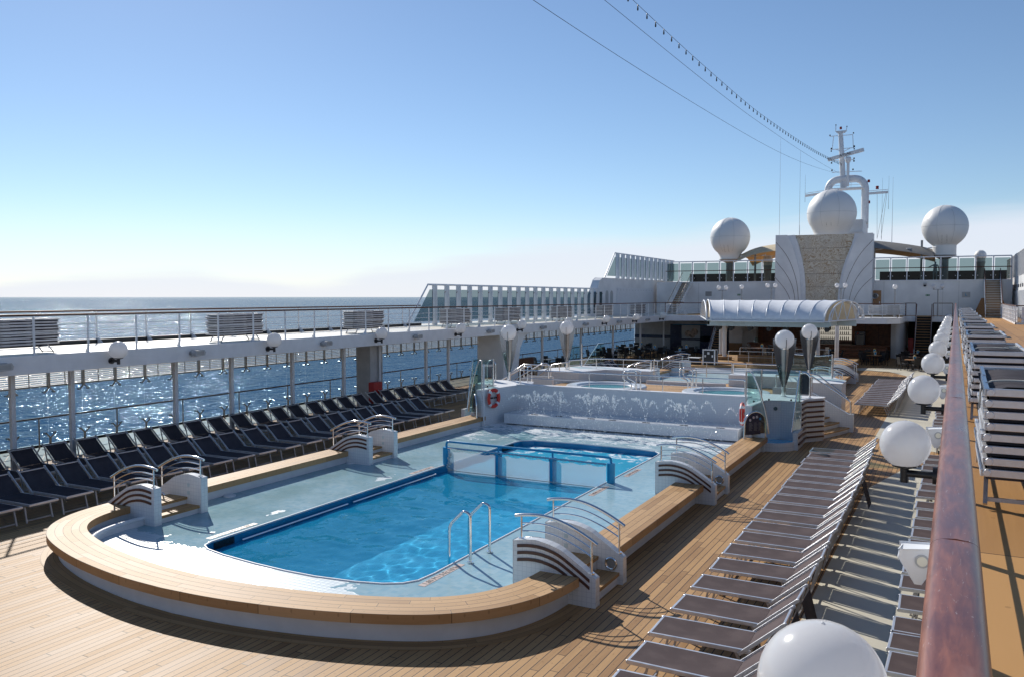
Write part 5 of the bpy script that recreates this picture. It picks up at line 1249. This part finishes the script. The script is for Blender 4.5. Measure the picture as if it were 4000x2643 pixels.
# ------------------------------------------------------------------ bar under the cross deck
t_ = thing('bar_back_wall', 'dark brown panelled back wall of the bar', 'wall', (-11,81,0))
m = MB(); m.box(-17.4,-4.3,81,81.2,0,3.05); m.build('panelling', M['bar_wood'], t_)
for k in range(12):
    m = MB(); x = -17+k*1.1; m.box(x,x+.06,80.97,81,.0,3.05); m.build('batten', M['dark_wood'], t_)
m = MB(); m.box(-17.6,-16.3,79.6,80.4,0,3.05); m.build('white_pier', M['white_wall'], t_)
t_ = thing('bar_counter', 'long dark wooden bar counter with steel foot rail', 'bar counter', (-10.5,76,0))
m = MB(); m.box(-16.2,-5.0,76.2,76.9,0,1.02); m.build('front', M['bar_wood'], t_); m = MB(); m.box(-16.4,-4.8,76.0,77.0,1.02,1.08); m.build('top', M['bar_wood'], t_, bevel=.01)
for z in (.3,.62,.9):
    m = MB(); m.tube([(-16.2,76.12,z),(-5,76.12,z)], .02, 6); m.build('foot_rail', M['chrome'], t_, smooth=True)
t_ = thing('back_bar', 'lit glass shelves of bottles behind the bar counter', 'shelf', (-9.6,80.3,0))
m = MB(); m.box(-12.0,-8.2,80.9,80.96,1.25,2.6); m.build('bright_back', M['lit_panel'], t_)
for z in (1.25,1.7,2.15): 
    m = MB(); m.box(-12.0,-8.2,80.5,80.9,z,z+.03); m.build('shelf', M['dark_wood'], t_)
m = MB(); m.box(-12.1,-8.1,80.2,80.9,.5,1.2); m.build('cabinet', M['dark_wood'], t_)
bp = MB(); bp.lathe([(.04,0),(.04,.2),(.015,.25),(.015,.33)], (0,0,0), 8)
b0 = None; k = 0
for z in (1.28,1.73,2.18):
    for i in range(22):
        x = -11.9+.165*i
        if b0 is None: b0 = tag(bp.build('bottle', M['bottle_glass'], smooth=True), 'x', 'bottle', 'bottles on the back bar shelves'); o = b0
        else: o = b0.copy(); COL.objects.link(o)
        o.location = (x,80.7,z); o['label'] = 'dark bottle on the lit shelves behind the bar'; k += 1
t_ = thing('coffee_machine', 'black and chrome coffee machine on the back bar', 'coffee machine', (-9.9,79.8,1.2))
m = MB(); m.box(-10.6,-9.3,79.6,80.1,.9,1.35); m.build('body', M['grey_metal'], t_, bevel=.03); m = MB(); [m.cyl((-10.4+.25*i,79.55),.04,1.05,1.15,8) for i in range(4)]; m.build('group_head', M['chrome'], t_)
t_ = thing('drinks_fridge', 'dark blue glass-door drinks fridge at the right of the bar', 'fridge', (-7.3,79.2,0))
m = MB(); m.box(-7.75,-6.9,79.1,79.8,.1,2.1); m.build('cabinet', M['navy'], t_, bevel=.02); m = MB(); m.box(-7.62,-7.03,79.07,79.1,.9,1.75); m.build('glass_door', M['sign_grey'], t_)
m = MB(); m.tube([(-7.5,79.06,1.92),(-7.5,79.08,1.92)], .07, 14); m.build('round_badge', M['red_paint'], t_); m = MB(); m.box(-7.4,-7.05,79.06,79.08,1.88,1.96); m.build('header_lettering', M['sign_grey'], t_)
t_ = thing('bar_side_wall', 'white curved wall at the right end of the bar', 'wall', (-4.2,78,0))
pa = chaikin([(-4.75,77.2),(-4.2,77.0),(-3.8,77.4),(-3.7,78.2),(-3.7,81)],2); m = MB(); m.strip(pa, normals(pa,(-6,80)), 0, .2, 0, 3.05); m.build('wall', M['white_wall'], t_)
t_ = thing('cake_stand', 'glass cake dome on the left end of the bar counter', 'cake stand', (-15.6,76.4,1.08))
m = MB(); m.lathe([(.25,0),(.25,.04),(.23,.25),(.12,.42),(.0001,.46)], (-15.6,76.4,1.08), 16); m.build('dome', M['clear_glass'], t_, smooth=True)
t_ = thing('dark_bulkhead', 'wall behind the lower stairs with its shade painted near-black', 'wall', (-1.5,83,0))
m = MB(); m.box(-3.7,5.6,83,83.2,0,3.05); m.build('wall', M['dark_room'], t_);  # near-black colour holds the shade under the cross deck
t_ = thing('fire_post', 'red fire extinguisher cabinet beside the lower stairs', 'cabinet', (-3.3,79,0)); m = MB(); m.box(-3.5,-3.1,78.6,79,.2,1.6); m.build('cabinet', M['red_paint'], t_, bevel=.02)
t_ = thing('ice_cream_stall', 'dark blue ice cream stall with photo panel under the cross deck', 'stall', (-20.5,75.5,0))
m = MB(); m.box(-23.4,-18.0,76.0,76.2,0,2.6); m.build('back_board', M['navy'], t_)
m = MB(); m.box(-22.3,-20.6,75.94,76.0,.4,1.15); m.build('white_panel', M['grey_box'], t_)
m = MB(); m.box(-27.4,-23.4,77.6,77.8,0,3.05); m.build('side_panel', M['grey_box'], t_)
m = MB(); m.box(-27.4,-23.4,77.55,77.6,1.2,1.5); m.build('blue_band', M['navy'], t_)
m = MB(); m.box(-22.3,-20.6,75.94,76.0,1.3,2.5); m.build('photo_panel', M['grey_box'], t_)
for x,z,r in ((-21.7,1.75,.3),(-21.1,1.9,.34),(-21.3,1.6,.26)):
    m = MB(); m.tube([(x,75.93-r*.02,z),(x,75.94,z)], r, 18); m.build('ice_scoop_print', M['ice_photo'], t_)
m = MB(); m.box(-20.4,-18.2,75.2,75.9,.0,1.1); m.build('display_counter', M['navy'], t_, bevel=.03); m = MB(); m.box(-20.4,-18.2,75.3,75.32,1.1,1.55); m.box(-20.4,-18.2,75.3,75.9,1.55,1.57); m.build('display_glass', M['green_glass'], t_)
m = MB(); m.box(-23.0,-17.8,75.5,75.6,2.62,3.02); m.build('name_board', M['grey_box'], t_); m = MB(); m.box(-23.0,-17.8,75.48,75.6,2.56,2.62); m.build('blue_line', M['blue_rim'], t_)
text_part('lettering', 'GELATERIA  ITALIANA', .26, M['letter_black'], t_, Matrix.Translation((-19.2,75.49,2.84)) @ Matrix.Rotation(PI/2,4,'X'))
# stairs
def stair(lab, x0, x1, y0, z0, y1, z1, n, rails=True, dark=False):
    t_ = thing('staircase', lab, 'stairs', ((x0+x1)/2,y0,z0))
    m = MB(); r_ = (z1-z0)/n; g_ = (y1-y0)/n
    for k in range(n): 
        z = z0+r_*(k+1); y = y0+g_*k
        m.box(x0,x1,min(y,y+g_)-.02,max(y,y+g_)+.02,z-.05,z)
    m.build('treads', M['teak_slats'], t_)
    m = MB()
    for k in range(n):
        z = z0+r_*(k+1); y = y0+g_*k+ (g_*.9)
        m.box(x0+.01,x1-.01,y-.01,y+.01,z-r_,z-.05)
    m.build('risers', M['dark_room' if dark else 'white_paint'], t_)
    for x in (x0,x1):
        m = MB(); m.bar((x,y0,z0+.1),(x,y1,z1),.05,.28); m.build('stringer', M['white_metal'], t_)
        m = MB(); m.tube([(x,y0,z0+1.0),(x,y1,z1+1.0)],.03,8); m.build('handrail', M['dark_wood'], t_, smooth=True)
        m = MB()
        for dz in (.3,.55,.8): m.tube([(x,y0,z0+dz),(x,y1,z1+dz)],.011,5)
        m.tube([(x,y0,z0),(x,y0,z0+1)],.022,6); m.tube([(x,(y0+y1)/2,(z0+z1)/2),(x,(y0+y1)/2,(z0+z1)/2+1)],.02,6); m.build('balusters', M['white_metal'], t_)
stair('dark wooden staircase rising from the pool deck to the cross deck on the right', -2.85,-1.72,73.6,0,77.4,HU,17,dark=True)
stair('white staircase with brown treads against the back wall on the right', 2.07,3.2,75.2,HU,80.45,6.45,15)
stair('white staircase with brown handrails at the left end of the back wall', -23.6,-22.7,75.6,HU,80.45,6.45,15)
stair('staircase with white railings beside the ice cream stall', -18.2,-17.3,69.8,0,73.2,HU-.4,16,dark=True)
# cross deck rails, lamps
t_ = railing('cross_deck_railing', 'white railing with brown top rail round the front of the cross deck', [(-22.2,70.6),(-19,71.9),(-16.5,69.9),(-12,69.3),(-8,69.3),(-6.2,69.3),(-4.6,69.7),(-3.85,70.7),(-3.7,72.1),(-3.68,77.3)], HU, 1.08, [(-20.6,71.3),(-18,71.1),(-14.5,69.6),(-11,69.3),(-9.5,69.3),(-7.9,69.3),(-6.2,69.3),(-4.9,69.6),(-3.8,71)], (.22,.42,.62,.82), .03, 'white_metal', 'dark_wood')
railing('stair_head_railing', 'white railing on the right of the lower stair head', [(-1.62,77.3),(-.2,77.3)], HU, 1.08, [(-.9,77.3)], (.22,.42,.62,.82), .03, 'white_metal', 'dark_wood')
railing('stair_head_railing', 'white railing with dark rail on the left of the lower stair head', [(-3.66,77.35),(-2.9,77.35)], HU, 1.08, [], (.22,.42,.62,.82), .03, 'white_metal', 'dark_wood')
def post_lamp(lab, x, y, zb, zt, twin):
    t_ = thing('post_lamp', lab, 'lamp', (x,y,zb), 0, 'post lamps on the cross deck')
    m = MB(); m.cyl((x,y),.055,zb,zt-.25 if twin else zt-.16,10); m.build('pole', M['grey_metal'], t_, smooth=True)
    for sx in ((-.31,.31) if twin else (0,)):
        m = MB(); m.ball((x+sx,y,zt),.185,20,12); gb_ = m.build('globe', M['globe_plastic'], t_, smooth=True)
        m = MB(); m.cyl((x+sx,y),.06,zt-.27,zt-.15,10); m.build('cup', M['grey_metal'], gb_)
    if twin:
        m = MB(); m.tube([(x-.31,y,zt-.24),(x+.31,y,zt-.24)],.025,6); m.build('crossbar', M['grey_metal'], t_)
post_lamp('twin globe post lamp left of the canopy, farthest left', -17.63,72.,HU,5.89,True)
post_lamp('globe post lamp second from the left behind the canopy', -16.0,72.,HU,5.95,False)
post_lamp('twin globe post lamp in front of the left wing of the stone tower', -13.57,72.,HU,6.06,True)
post_lamp('twin globe post lamp in front of the stone panel', -8.15,72.,HU,6.02,True)
post_lamp('single globe post lamp right of the stone tower', -4.22,72.,HU,5.89,False)
post_lamp('twin globe post lamp by the head of the lower stairs', -1.3,77.,HU,5.95,True)
# right side house and fence box
t_ = thing('white_picket_enclosure', 'white fenced enclosure standing on the tan deck at the right edge', 'fence', (3.1,57,HU))
m = MB(); m.box(3.08,3.14,57,75.4,HU,HU+.1); m.box(3.08,5.6,56.97,57.03,HU,HU+.1); m.build('kerb', M['white_paint'], t_)
m = MB(); m.tube(fillet([(3.1,75.4,HU+1.08),(3.1,57,HU+1.08),(5.6,57,HU+1.08)],.05,3),.03,8); m.build('top_rail', M['dark_wood'], t_, smooth=True)
for k in range(24):
    m = MB(); y = 57+.8*k; m.box(3.18,3.2,y+.1,min(75.4,y+.72),HU+.12,HU+1.0); m.build('panel', M['white_metal'], t_)
for z in (.3,.55,.8):
    m = MB(); m.tube([(3.1,75.4,HU+z),(3.1,57,HU+z),(5.6,57,HU+z)],.012,5); m.build('mid_rail', M['white_metal'], t_)
for k in range(12):
    m = MB(); m.box(3.07,3.13,57+k*1.67-.03,57+k*1.67+.03,HU,HU+1.06); m.build('post', M['white_metal'], t_)
for k in range(3):
    m = MB(); m.box(3.4+k*.75,4.05+k*.75,57.05,57.07,HU+.12,HU+1.0); m.build('panel', M['white_metal'], t_)
t_ = thing('side_house', 'white panelled side wall with grey upper windscreen at the right edge of the picture', 'deck house', (4.4,78,HU))
m = MB(); m.box(4.35,4.6,64,96,HU,6.75); m.build('wall', M['white_wall'], t_)
for k in range(26):
    y = 64.2+1.2*k
    m = MB(); m.box(4.30,4.35,y,y+.09,HU,5.6); m.build('rib', M['white_metal'], t_)
    m = MB(); m.box(4.29,4.345,y,y+.08,6.75,8.6); m.build('upper_post', M['white_metal'], t_)
for k in range(6):
    m = MB(); m.box(4.32,4.345,70+k*2.2,70.8+k*2.2,5.85,6.1); m.build('slot_window', M['screen_dark'], t_)
m = MB(); m.box(4.36,4.42,64,96,6.76,8.55); m.build('windscreen', M['grey_box'], t_); m = MB(); m.tube([(4.33,64,8.62),(4.33,96,8.62)],.05,8); m.build('top_rail', M['white_metal'], t_, smooth=True)
t_ = thing('brown_cover', 'brown covered box leaning behind the right hand stairs', 'cover', (2.2,78.6,HU))
m = MB(); m.prism([(1.3,HU),(1.9,HU+1.45),(3.3,HU+1.45),(3.8,HU+.2),(3.8,HU)],'y',79.2,79.9); m.build('cover', M['table_wood'], t_, bevel=.05)

# ------------------------------------------------------------------ tables and chairs
def chair():
    t_ = thing('rattan_chair', 'x', 'chair', (0,0,0))
    m = MB(); m.box(-.25,.25,-.25,.25,.40,.46); m.build('seat', M['rattan'], t_, bevel=.015)
    m = MB(); m.prism([(.22,.44),(.27,.44),(.36,.92),(.31,.92)],'y',-.24,.24); m.v = [(x,y,z) for x,y,z in m.v]; m.build('backrest', M['rattan'], t_, bevel=.01)
    for sy in (-1,1):
        for x in (-.22,.24):
            m = MB(); m.bar((x,sy*.23,0),(x*.98,sy*.22,.42),.035,.035); m.build('leg', M['rattan'], t_)
        m = MB(); m.bar((-.22,sy*.24,.64),(.28,sy*.24,.66),.04,.03); m.bar((-.21,sy*.24,.44),(-.21,sy*.24,.64),.03,.03); m.build('armrest', M['rattan'], t_)
    return t_
def table(mt, nm):
    t_ = thing('dining_table', 'x', 'table', (0,0,0))
    m = MB(); m.lathe([(.52,.71),(.55,.72),(.55,.745),(.53,.75)], (0,0,0), 28); m.build('tabletop', M[mt], t_, smooth=True)
    m = MB(); m.cyl((0,0),.045,.04,.71,10); m.build('pedestal', M['black_iron'], t_, smooth=True)
    m = MB(); m.lathe([(.28,0),(.28,.02),(.06,.05)], (0,0,0), 16); m.build('foot', M['black_iron'], t_)
    return t_
def menu():
    t_ = thing('menu_stand', 'x', 'menu stand', (0,0,0))
    m = MB(); m.prism([(-.09,0),(.09,0),(.10,.24),(0,.33),(-.10,.24)],'y',-.02,.02); m.build('card', M['paper'], t_)
    m = MB(); m.box(-.07,.07,-.024,-.02,.05,.22); m.build('print', M['blue_paint'], t_); m = MB(); m.prism([(-.1,.24),(.1,.24),(0,.33)],'y',-.025,-.02); m.build('header', M['yellow_plastic'], t_)
    return t_
ch = Row(chair()); tw = Row(table('table_wood','w')); tg = Row(table('table_grey','g')); mn = Row(menu())
tabs = [(-25.6,50.9,0,'g'),(-25.2,53.6,0,'g'),(-25.3,63.2,0,'g'),(-25.2,66.6,0,'g'),(-25.3,70.0,0,'g'),(-25.3,73.2,0,'g'),(-22.9,65.6,0,'g'),(-22.7,69.0,0,'g'),(-19.7,66.3,0,'g'),(-20.4,70.6,0,'g'),(-23.2,60.4,0,'g'),
        (-5.4,69.0,0,'w'),(-5.7,72.3,0,'w'),(-2.55,65.2,0,'w'),(-2.75,68.4,0,'w'),(-2.6,72.0,0,'w'),(-12.9,64.6,.56,'w'),(-11.2,63.0,.56,'w'),(-9.0,63.8,.56,'w'),(-8.9,71,0,'w')]
for k, (x,y,z,c) in enumerate(tabs):
    loc_ = 'on the stage' if z else ('in the left dining area' if x < -18 else 'before the bar')
    idx = sum(1 for q in tabs[:k] if (bool(q[2]), q[0] < -18) == (bool(z), x < -18))
    lab = f'round {"grey" if c == "g" else "wooden"} table {loc_}, {ORD[idx]} in from the nearest' if False else f'round {"grey" if c == "g" else "brown wooden"} dining table {loc_}, {ORD[idx]} of that group'
    (tg if c == 'g' else tw).put((x,y,z), 0, lab, 'dining tables')
    if k not in (1,4,10,14,17): mn.put((x+.1,y,z+.75), random.uniform(-.5,.5)+.4, f'pale menu card stand with yellow top on the {ORD[idx]} table {loc_}', 'menu stands on the tables')
    a0 = random.uniform(0,1.5)
    for j in range(4):
        a = a0 + j*PI/2 + random.uniform(-.2,.2); rr = random.uniform(.72,.86)
        ch.put((x+rr*math.cos(a), y+rr*math.sin(a), z), a, f'black rattan armchair, {ORD[j]} round the {ORD[idx]} table {loc_}', 'rattan chairs round the tables')

# ------------------------------------------------------------------ sun loungers
def lounger(sl, hood=False):
    t_ = thing('sun_lounger', 'x', 'sun lounger', (0,0,0))
    m = MB()
    for sy in (-1,1): m.bar((0,sy*.335,.425),(1.40,sy*.335,.425),.035,.055)
    m.bar((.018,-.335,.425),(.018,.335,.425),.036,.05); m.bar((1.30,-.33,.41),(1.30,.33,.41),.03,.03)
    for sy in (-1,1): m.tube([(-.006,sy*.335,.425),(.004,sy*.335,.425)],.026,8)
    m.build('frame', M['alu'], t_, bevel=.004, local=True)
    m = MB(); K = 8; v = []
    for i in range(K+1):
        x = .035+1.29*i/K
        for j in range(7): 
            yy = -.318+.636*j/6; v.append((x, yy, .452-.022*(1-(yy/.318)**2)*math.sin(PI*min(1,i/K+.02))))
    m.add(v, [(i*7+j,(i+1)*7+j,(i+1)*7+j+1,i*7+j+1) for i in range(K) for j in range(6)]); m.build('seat', M[sl], t_, smooth=True, local=True)
    m = MB(); v = []
    for i in range(7):
        s_ = i/6; x = 1.33+.50*s_; z = .452+.43*s_
        for j in range(7):
            yy = -.305+.61*j/6; d = .02*(1-(yy/.305)**2)*math.sin(PI*s_); v.append((x+d*.65, yy, z-d*.75))
    m.add(v, [(i*7+j,(i+1)*7+j,(i+1)*7+j+1,i*7+j+1) for i in range(6) for j in range(6)]); br_ = m.build('backrest', M[sl], t_, smooth=True, local=True)
    m = MB()
    for sy in (-1,1):
        m.bar((1.24,sy*.352,.38),(1.84,sy*.345,.895),.022,.05); m.tube([(1.83,sy*.37,.885),(1.83,sy*.33,.885)],.024,8)
    m.bar((1.80,-.33,.85),(1.80,.33,.85),.03,.03); m.build('backrest_frame', M['alu'], br_, bevel=.003, local=True)
    m = MB()
    for sy in (-1,1): m.bar((.27,sy*.30,.41),(.17,sy*.31,.0),.03,.03)
    m.bar((.185,-.31,.05),(.185,.31,.05),.022,.03); m.build('leg', M['alu_dull'], t_, local=True)
    m = MB()
    for sy in (-1,1): m.bar((1.18,sy*.30,.41),(1.36,sy*.31,.0),.03,.03)
    m.bar((1.34,-.31,.05),(1.34,.31,.05),.022,.03); m.build('leg', M['alu_dull'], t_, local=True)
    m = MB()
    for sy in (-1,1): m.bar((1.79,sy*.32,.86),(1.60,sy*.31,.12),.022,.028)
    m.bar((1.60,-.31,.13),(1.60,.31,.13),.02,.02); m.build('support', M['alu_dull'], t_, local=True)
    if hood:
        m = MB(); m.bar((1.86,-.30,.84),(1.86,-.30,.83),.01,.01); 
        m.add([(1.87,-.31,.86),(1.87,.31,.86),(2.02,.29,.30),(2.02,-.29,.30),(1.88,-.31,.86),(1.88,.31,.86),(2.03,.29,.30),(2.03,-.29,.30)], [(0,1,2,3),(7,6,5,4),(0,3,7,4),(1,5,6,2),(2,6,7,3),(0,4,5,1)])
        m.build('hanging_hood', M['sling_dark'], t_, local=True)
    return t_
rows = {'plain': Row(lounger('sling')), 'hood': Row(lounger('sling', True)), 'dark': Row(lounger('sling_dark'))}
near = [7.1,8.1,9.08,10.07,11.06,12.09,13.16,14.2,15.19,16.12,17.01,17.95,18.8,19.67,20.52,21.33,22.19,23.01,23.84,24.69,25.63,26.59]
for k, y in enumerate(near):
    xo = -3.66 - (.0 if y < 20 else .022*(y-20)); k_ = k-2
    lab = f'grey sun lounger, {ORD[max(0,k_)]} from the camera in the row right of the pool' if k_ >= 0 else ('grey mesh sun lounger mostly below the bottom edge, right of the pool' if k == 1 else 'grey mesh sun lounger hidden below the picture edge, right of the pool')
    rows['hood' if k in (3,4,5,14) else 'plain'].put((xo+random.uniform(-.03,.03), y+.355, 0), R(random.uniform(-1.2,1.2)), lab, 'loungers in the row right of the pool')
sec_ = [8.0,8.9,9.8,10.75,11.61,12.4,12.97,14.02,15.05,15.9,16.7,17.43,18.31,19.13,20.0,20.86,22.04,22.85,23.7,24.6,25.5,26.4,27.3]
for k, y in enumerate(sec_):
    rows['plain'].put((-.68+random.uniform(-.05,.03), y, 0), R(random.uniform(-1.5,1.5)), f'grey sun lounger half hidden under the wooden handrail, {ORD[k]} from the camera', 'loungers under the right deck edge')
for k in range(9):
    rows['plain'].put((-.62+random.uniform(-.05,.03), 31.0+.9*k, 0), R(random.uniform(-1.5,1.5)), f'grey sun lounger under the handrail beyond the steps, {ORD[k]} from the near end', 'far loungers under the right deck edge')
for k in range(15):
    rows['plain'].put((-3.82+random.uniform(-.03,.03), 39.86+.86*k, 0), R(random.uniform(-1,1)), f'grey sun lounger, {ORD[k]} from the near end in the far right row', 'loungers in the far right row')
lf = [7.0,7.85,8.7,9.58,10.46,11.34,12.21,13.09,13.98,14.87,15.76,16.65,17.54,18.43,19.3,20.35,21.36,22.41,23.4,24.4,25.2,26.05,26.97,27.74,28.78,29.65]
for k, y in enumerate(lf):
    rows['dark'].put((-18.3+random.uniform(-.03,.03), y-.355, 0), PI+R(random.uniform(-1.5,1.5)), f'dark sun lounger, {ORD[k]} from the near end in the front row left of pool', 'front row of loungers left of the pool')
for k in range(29):
    y = 8.3+1.0*k
    rows['dark'].put((-21.3+random.uniform(-.04,.04), y, 0), PI+R(random.uniform(-1.5,1.5)), f'dark sun lounger, {ORD[k]} from the near end in the back row along windows', 'back row of loungers along the windows')
for k in range(9):
    rows['dark'].put((-18.5+random.uniform(-.05,.05), 44.6+1.0*k, 0), PI+R(random.uniform(-1.5,1.5)), f'dark sun lounger left of the rear pool, {ORD[k]} from the near end', 'loungers left of the rear pool')
# stacked, folded loungers
def folded(legs, fm='alu'):
    t_ = thing('folded_lounger', 'x', 'sun lounger', (0,0,0))
    m = MB()
    for sx in (-1,1):
        m.bar((sx*.295,0,0),(sx*.295,1.35,0),.035,.052); m.bar((sx*.29,1.2,.012),(sx*.29,2.2,.014),.03,.045)
        m.tube([(sx*.27,-.012,0),(sx*.27,.0,0)],.028,10)
        m.bar((sx*.27,.25,-.03),(sx*.27,.75,-.03),.025,.02)
    m.bar((-.31,.016,0),(.31,.016,0),.032,.056); m.bar((-.29,2.18,.01),(.29,2.18,.01),.03,.04)
    m.build('frame', M[fm], t_, bevel=.004, local=True)
    m = MB(); m.box(-.275,.275,.05,2.16,-.055,.006); m.build('sling', M['sling_dark'], t_, local=True)
    if legs:
        for y, dy in ((.35,-.18),(1.85,.2)):
            m = MB()
            for sx in (-1,1): m.bar((sx*.26,y,-.02),(sx*.27,y+dy,-.27),.03,.03)
            m.bar((-.27,y+dy*.85,-.235),(.27,y+dy*.85,-.235),.022,.03); m.build('leg', M['alu_dull'], t_, local=True)
    return t_
fl = {True: Row(folded(True)), False: Row(folded(False))}; fd = {True: Row(folded(True,'alu_dull')), False: Row(folded(False,'alu_dull'))}
def stack(x, y, n, lab, grp, z0=HU+.27, rot=0):
    for k in range(n):
        w_ = 'bottom' if k == 0 else ('top' if k == n-1 else ORD[k]+' up')
        (fd if x < -20 else fl)[k == 0].put((x+random.uniform(-.02,.02), y+random.uniform(-.03,.03), z0+.0845*k), rot+R(random.uniform(-.8,.8)), f'folded lounger, {w_} of {lab}', grp)
for k, y in enumerate((7.1,12.05,17.1,22.3,27.6,33.,38.4,44.,50.,56.)):
    stack(.50, y, 8, f'the {ORD[k]} stack beside the wooden handrail', 'stacked loungers beside the wooden handrail', HU+.31)
    t_ = thing('tie_rope', f'white rope lying across the {ORD[k]} lounger stack beside the handrail', 'rope', (.5,y+.3,HU+1.05))
    m = MB(); zz = HU+.31+.0845*7+.035
    m.tube(chaikin([(.18,y+.4,zz-.2),(.19,y+.5,zz),(.4,y+.62,zz+.01),(.6,y+.5,zz+.01),(.8,y+.55,zz),(.83,y+.5,zz-.4)],2),.008,5); m.tube(chaikin([(.55,y+.5,zz+.01),(.62,y+.75,zz+.02),(.75,y+.7,zz+.02),(.62,y+.5,zz+.02)],2),.008,5); m.build('rope', M['rope'], t_, smooth=True)
    if k < 7:
        t_ = thing('dark_cover', f'black fabric sheet over the top of the {ORD[k]} stack beside the handrail', 'cover', (.5,y+1,HU+1.02))
        m = MB(); K = 12; v = []
        for i in range(K+1):
            for j in range(5): v.append((.20+.15*j, y+.12+1.95*i/K, zz-.008+.008*math.sin(i*1.3+j)+(-.05 if j in (0,4) else 0)))
        m.add(v, [(i*5+j,i*5+j+1,(i+1)*5+j+1,(i+1)*5+j) for i in range(K) for j in range(4)]); m.build('sheet', M['sling_dark'], t_, smooth=True)
for k, y in enumerate((13.4,21.6,29.2,37.0,42.9,50.6,58.4,66.0)):
    stack(-23.45, y, 9, f'the {ORD[k]} stack on the left promenade', 'stacked loungers on the left promenade', HU+.27)
stack(-5.9, 69.95, 9, 'the white cross deck stack right of the tower', 'stacked loungers on the cross deck', HU+.27, -PI/2)

# ------------------------------------------------------------------ person behind the terrace glass
t_ = thing('person', 'person in a grey shirt standing behind the terrace glass with one arm stretched out', 'person', (-1.65,82.2,6.42))
me = bpy.data.meshes.new('body'); V = [(0,0,.95),(0,0,1.2),(0,0,1.42),(0,0,1.52),(0,-.01,1.66),(.2,0,1.42),(.27,0,1.15),(.28,-.05,.92),(-.2,0,1.42),(-.42,-.05,1.3),(-.62,-.1,1.22),(.1,0,.9),(.11,0,.5),(.12,0,.08),(.12,-.14,.04),(-.1,0,.9),(-.11,0,.5),(-.12,0,.08),(-.12,-.14,.04),(0,-.01,1.74)]
E_ = [(0,1),(1,2),(2,3),(3,4),(2,5),(5,6),(6,7),(2,8),(8,9),(9,10),(0,11),(11,12),(12,13),(13,14),(0,15),(15,16),(16,17),(17,18),(4,19)]
RD = [.15,.14,.15,.055,.10,.06,.045,.035,.06,.045,.035,.09,.065,.045,.04,.09,.065,.045,.04,.075]
me.from_pydata(V, E_, []); o = bpy.data.objects.new('body', me); COL.objects.link(o); o.parent = t_
sk = o.modifiers.new('Skin','SKIN'); 
for i, r_ in enumerate(RD): me.skin_vertices[0].data[i].radius = (r_, r_*.85 if i < 3 else r_)
me.skin_vertices[0].data[0].use_root = True
o.modifiers.new('Sub','SUBSURF').levels = 2; o.modifiers['Sub'].render_levels = 2; me.materials.append(M['shirt'])
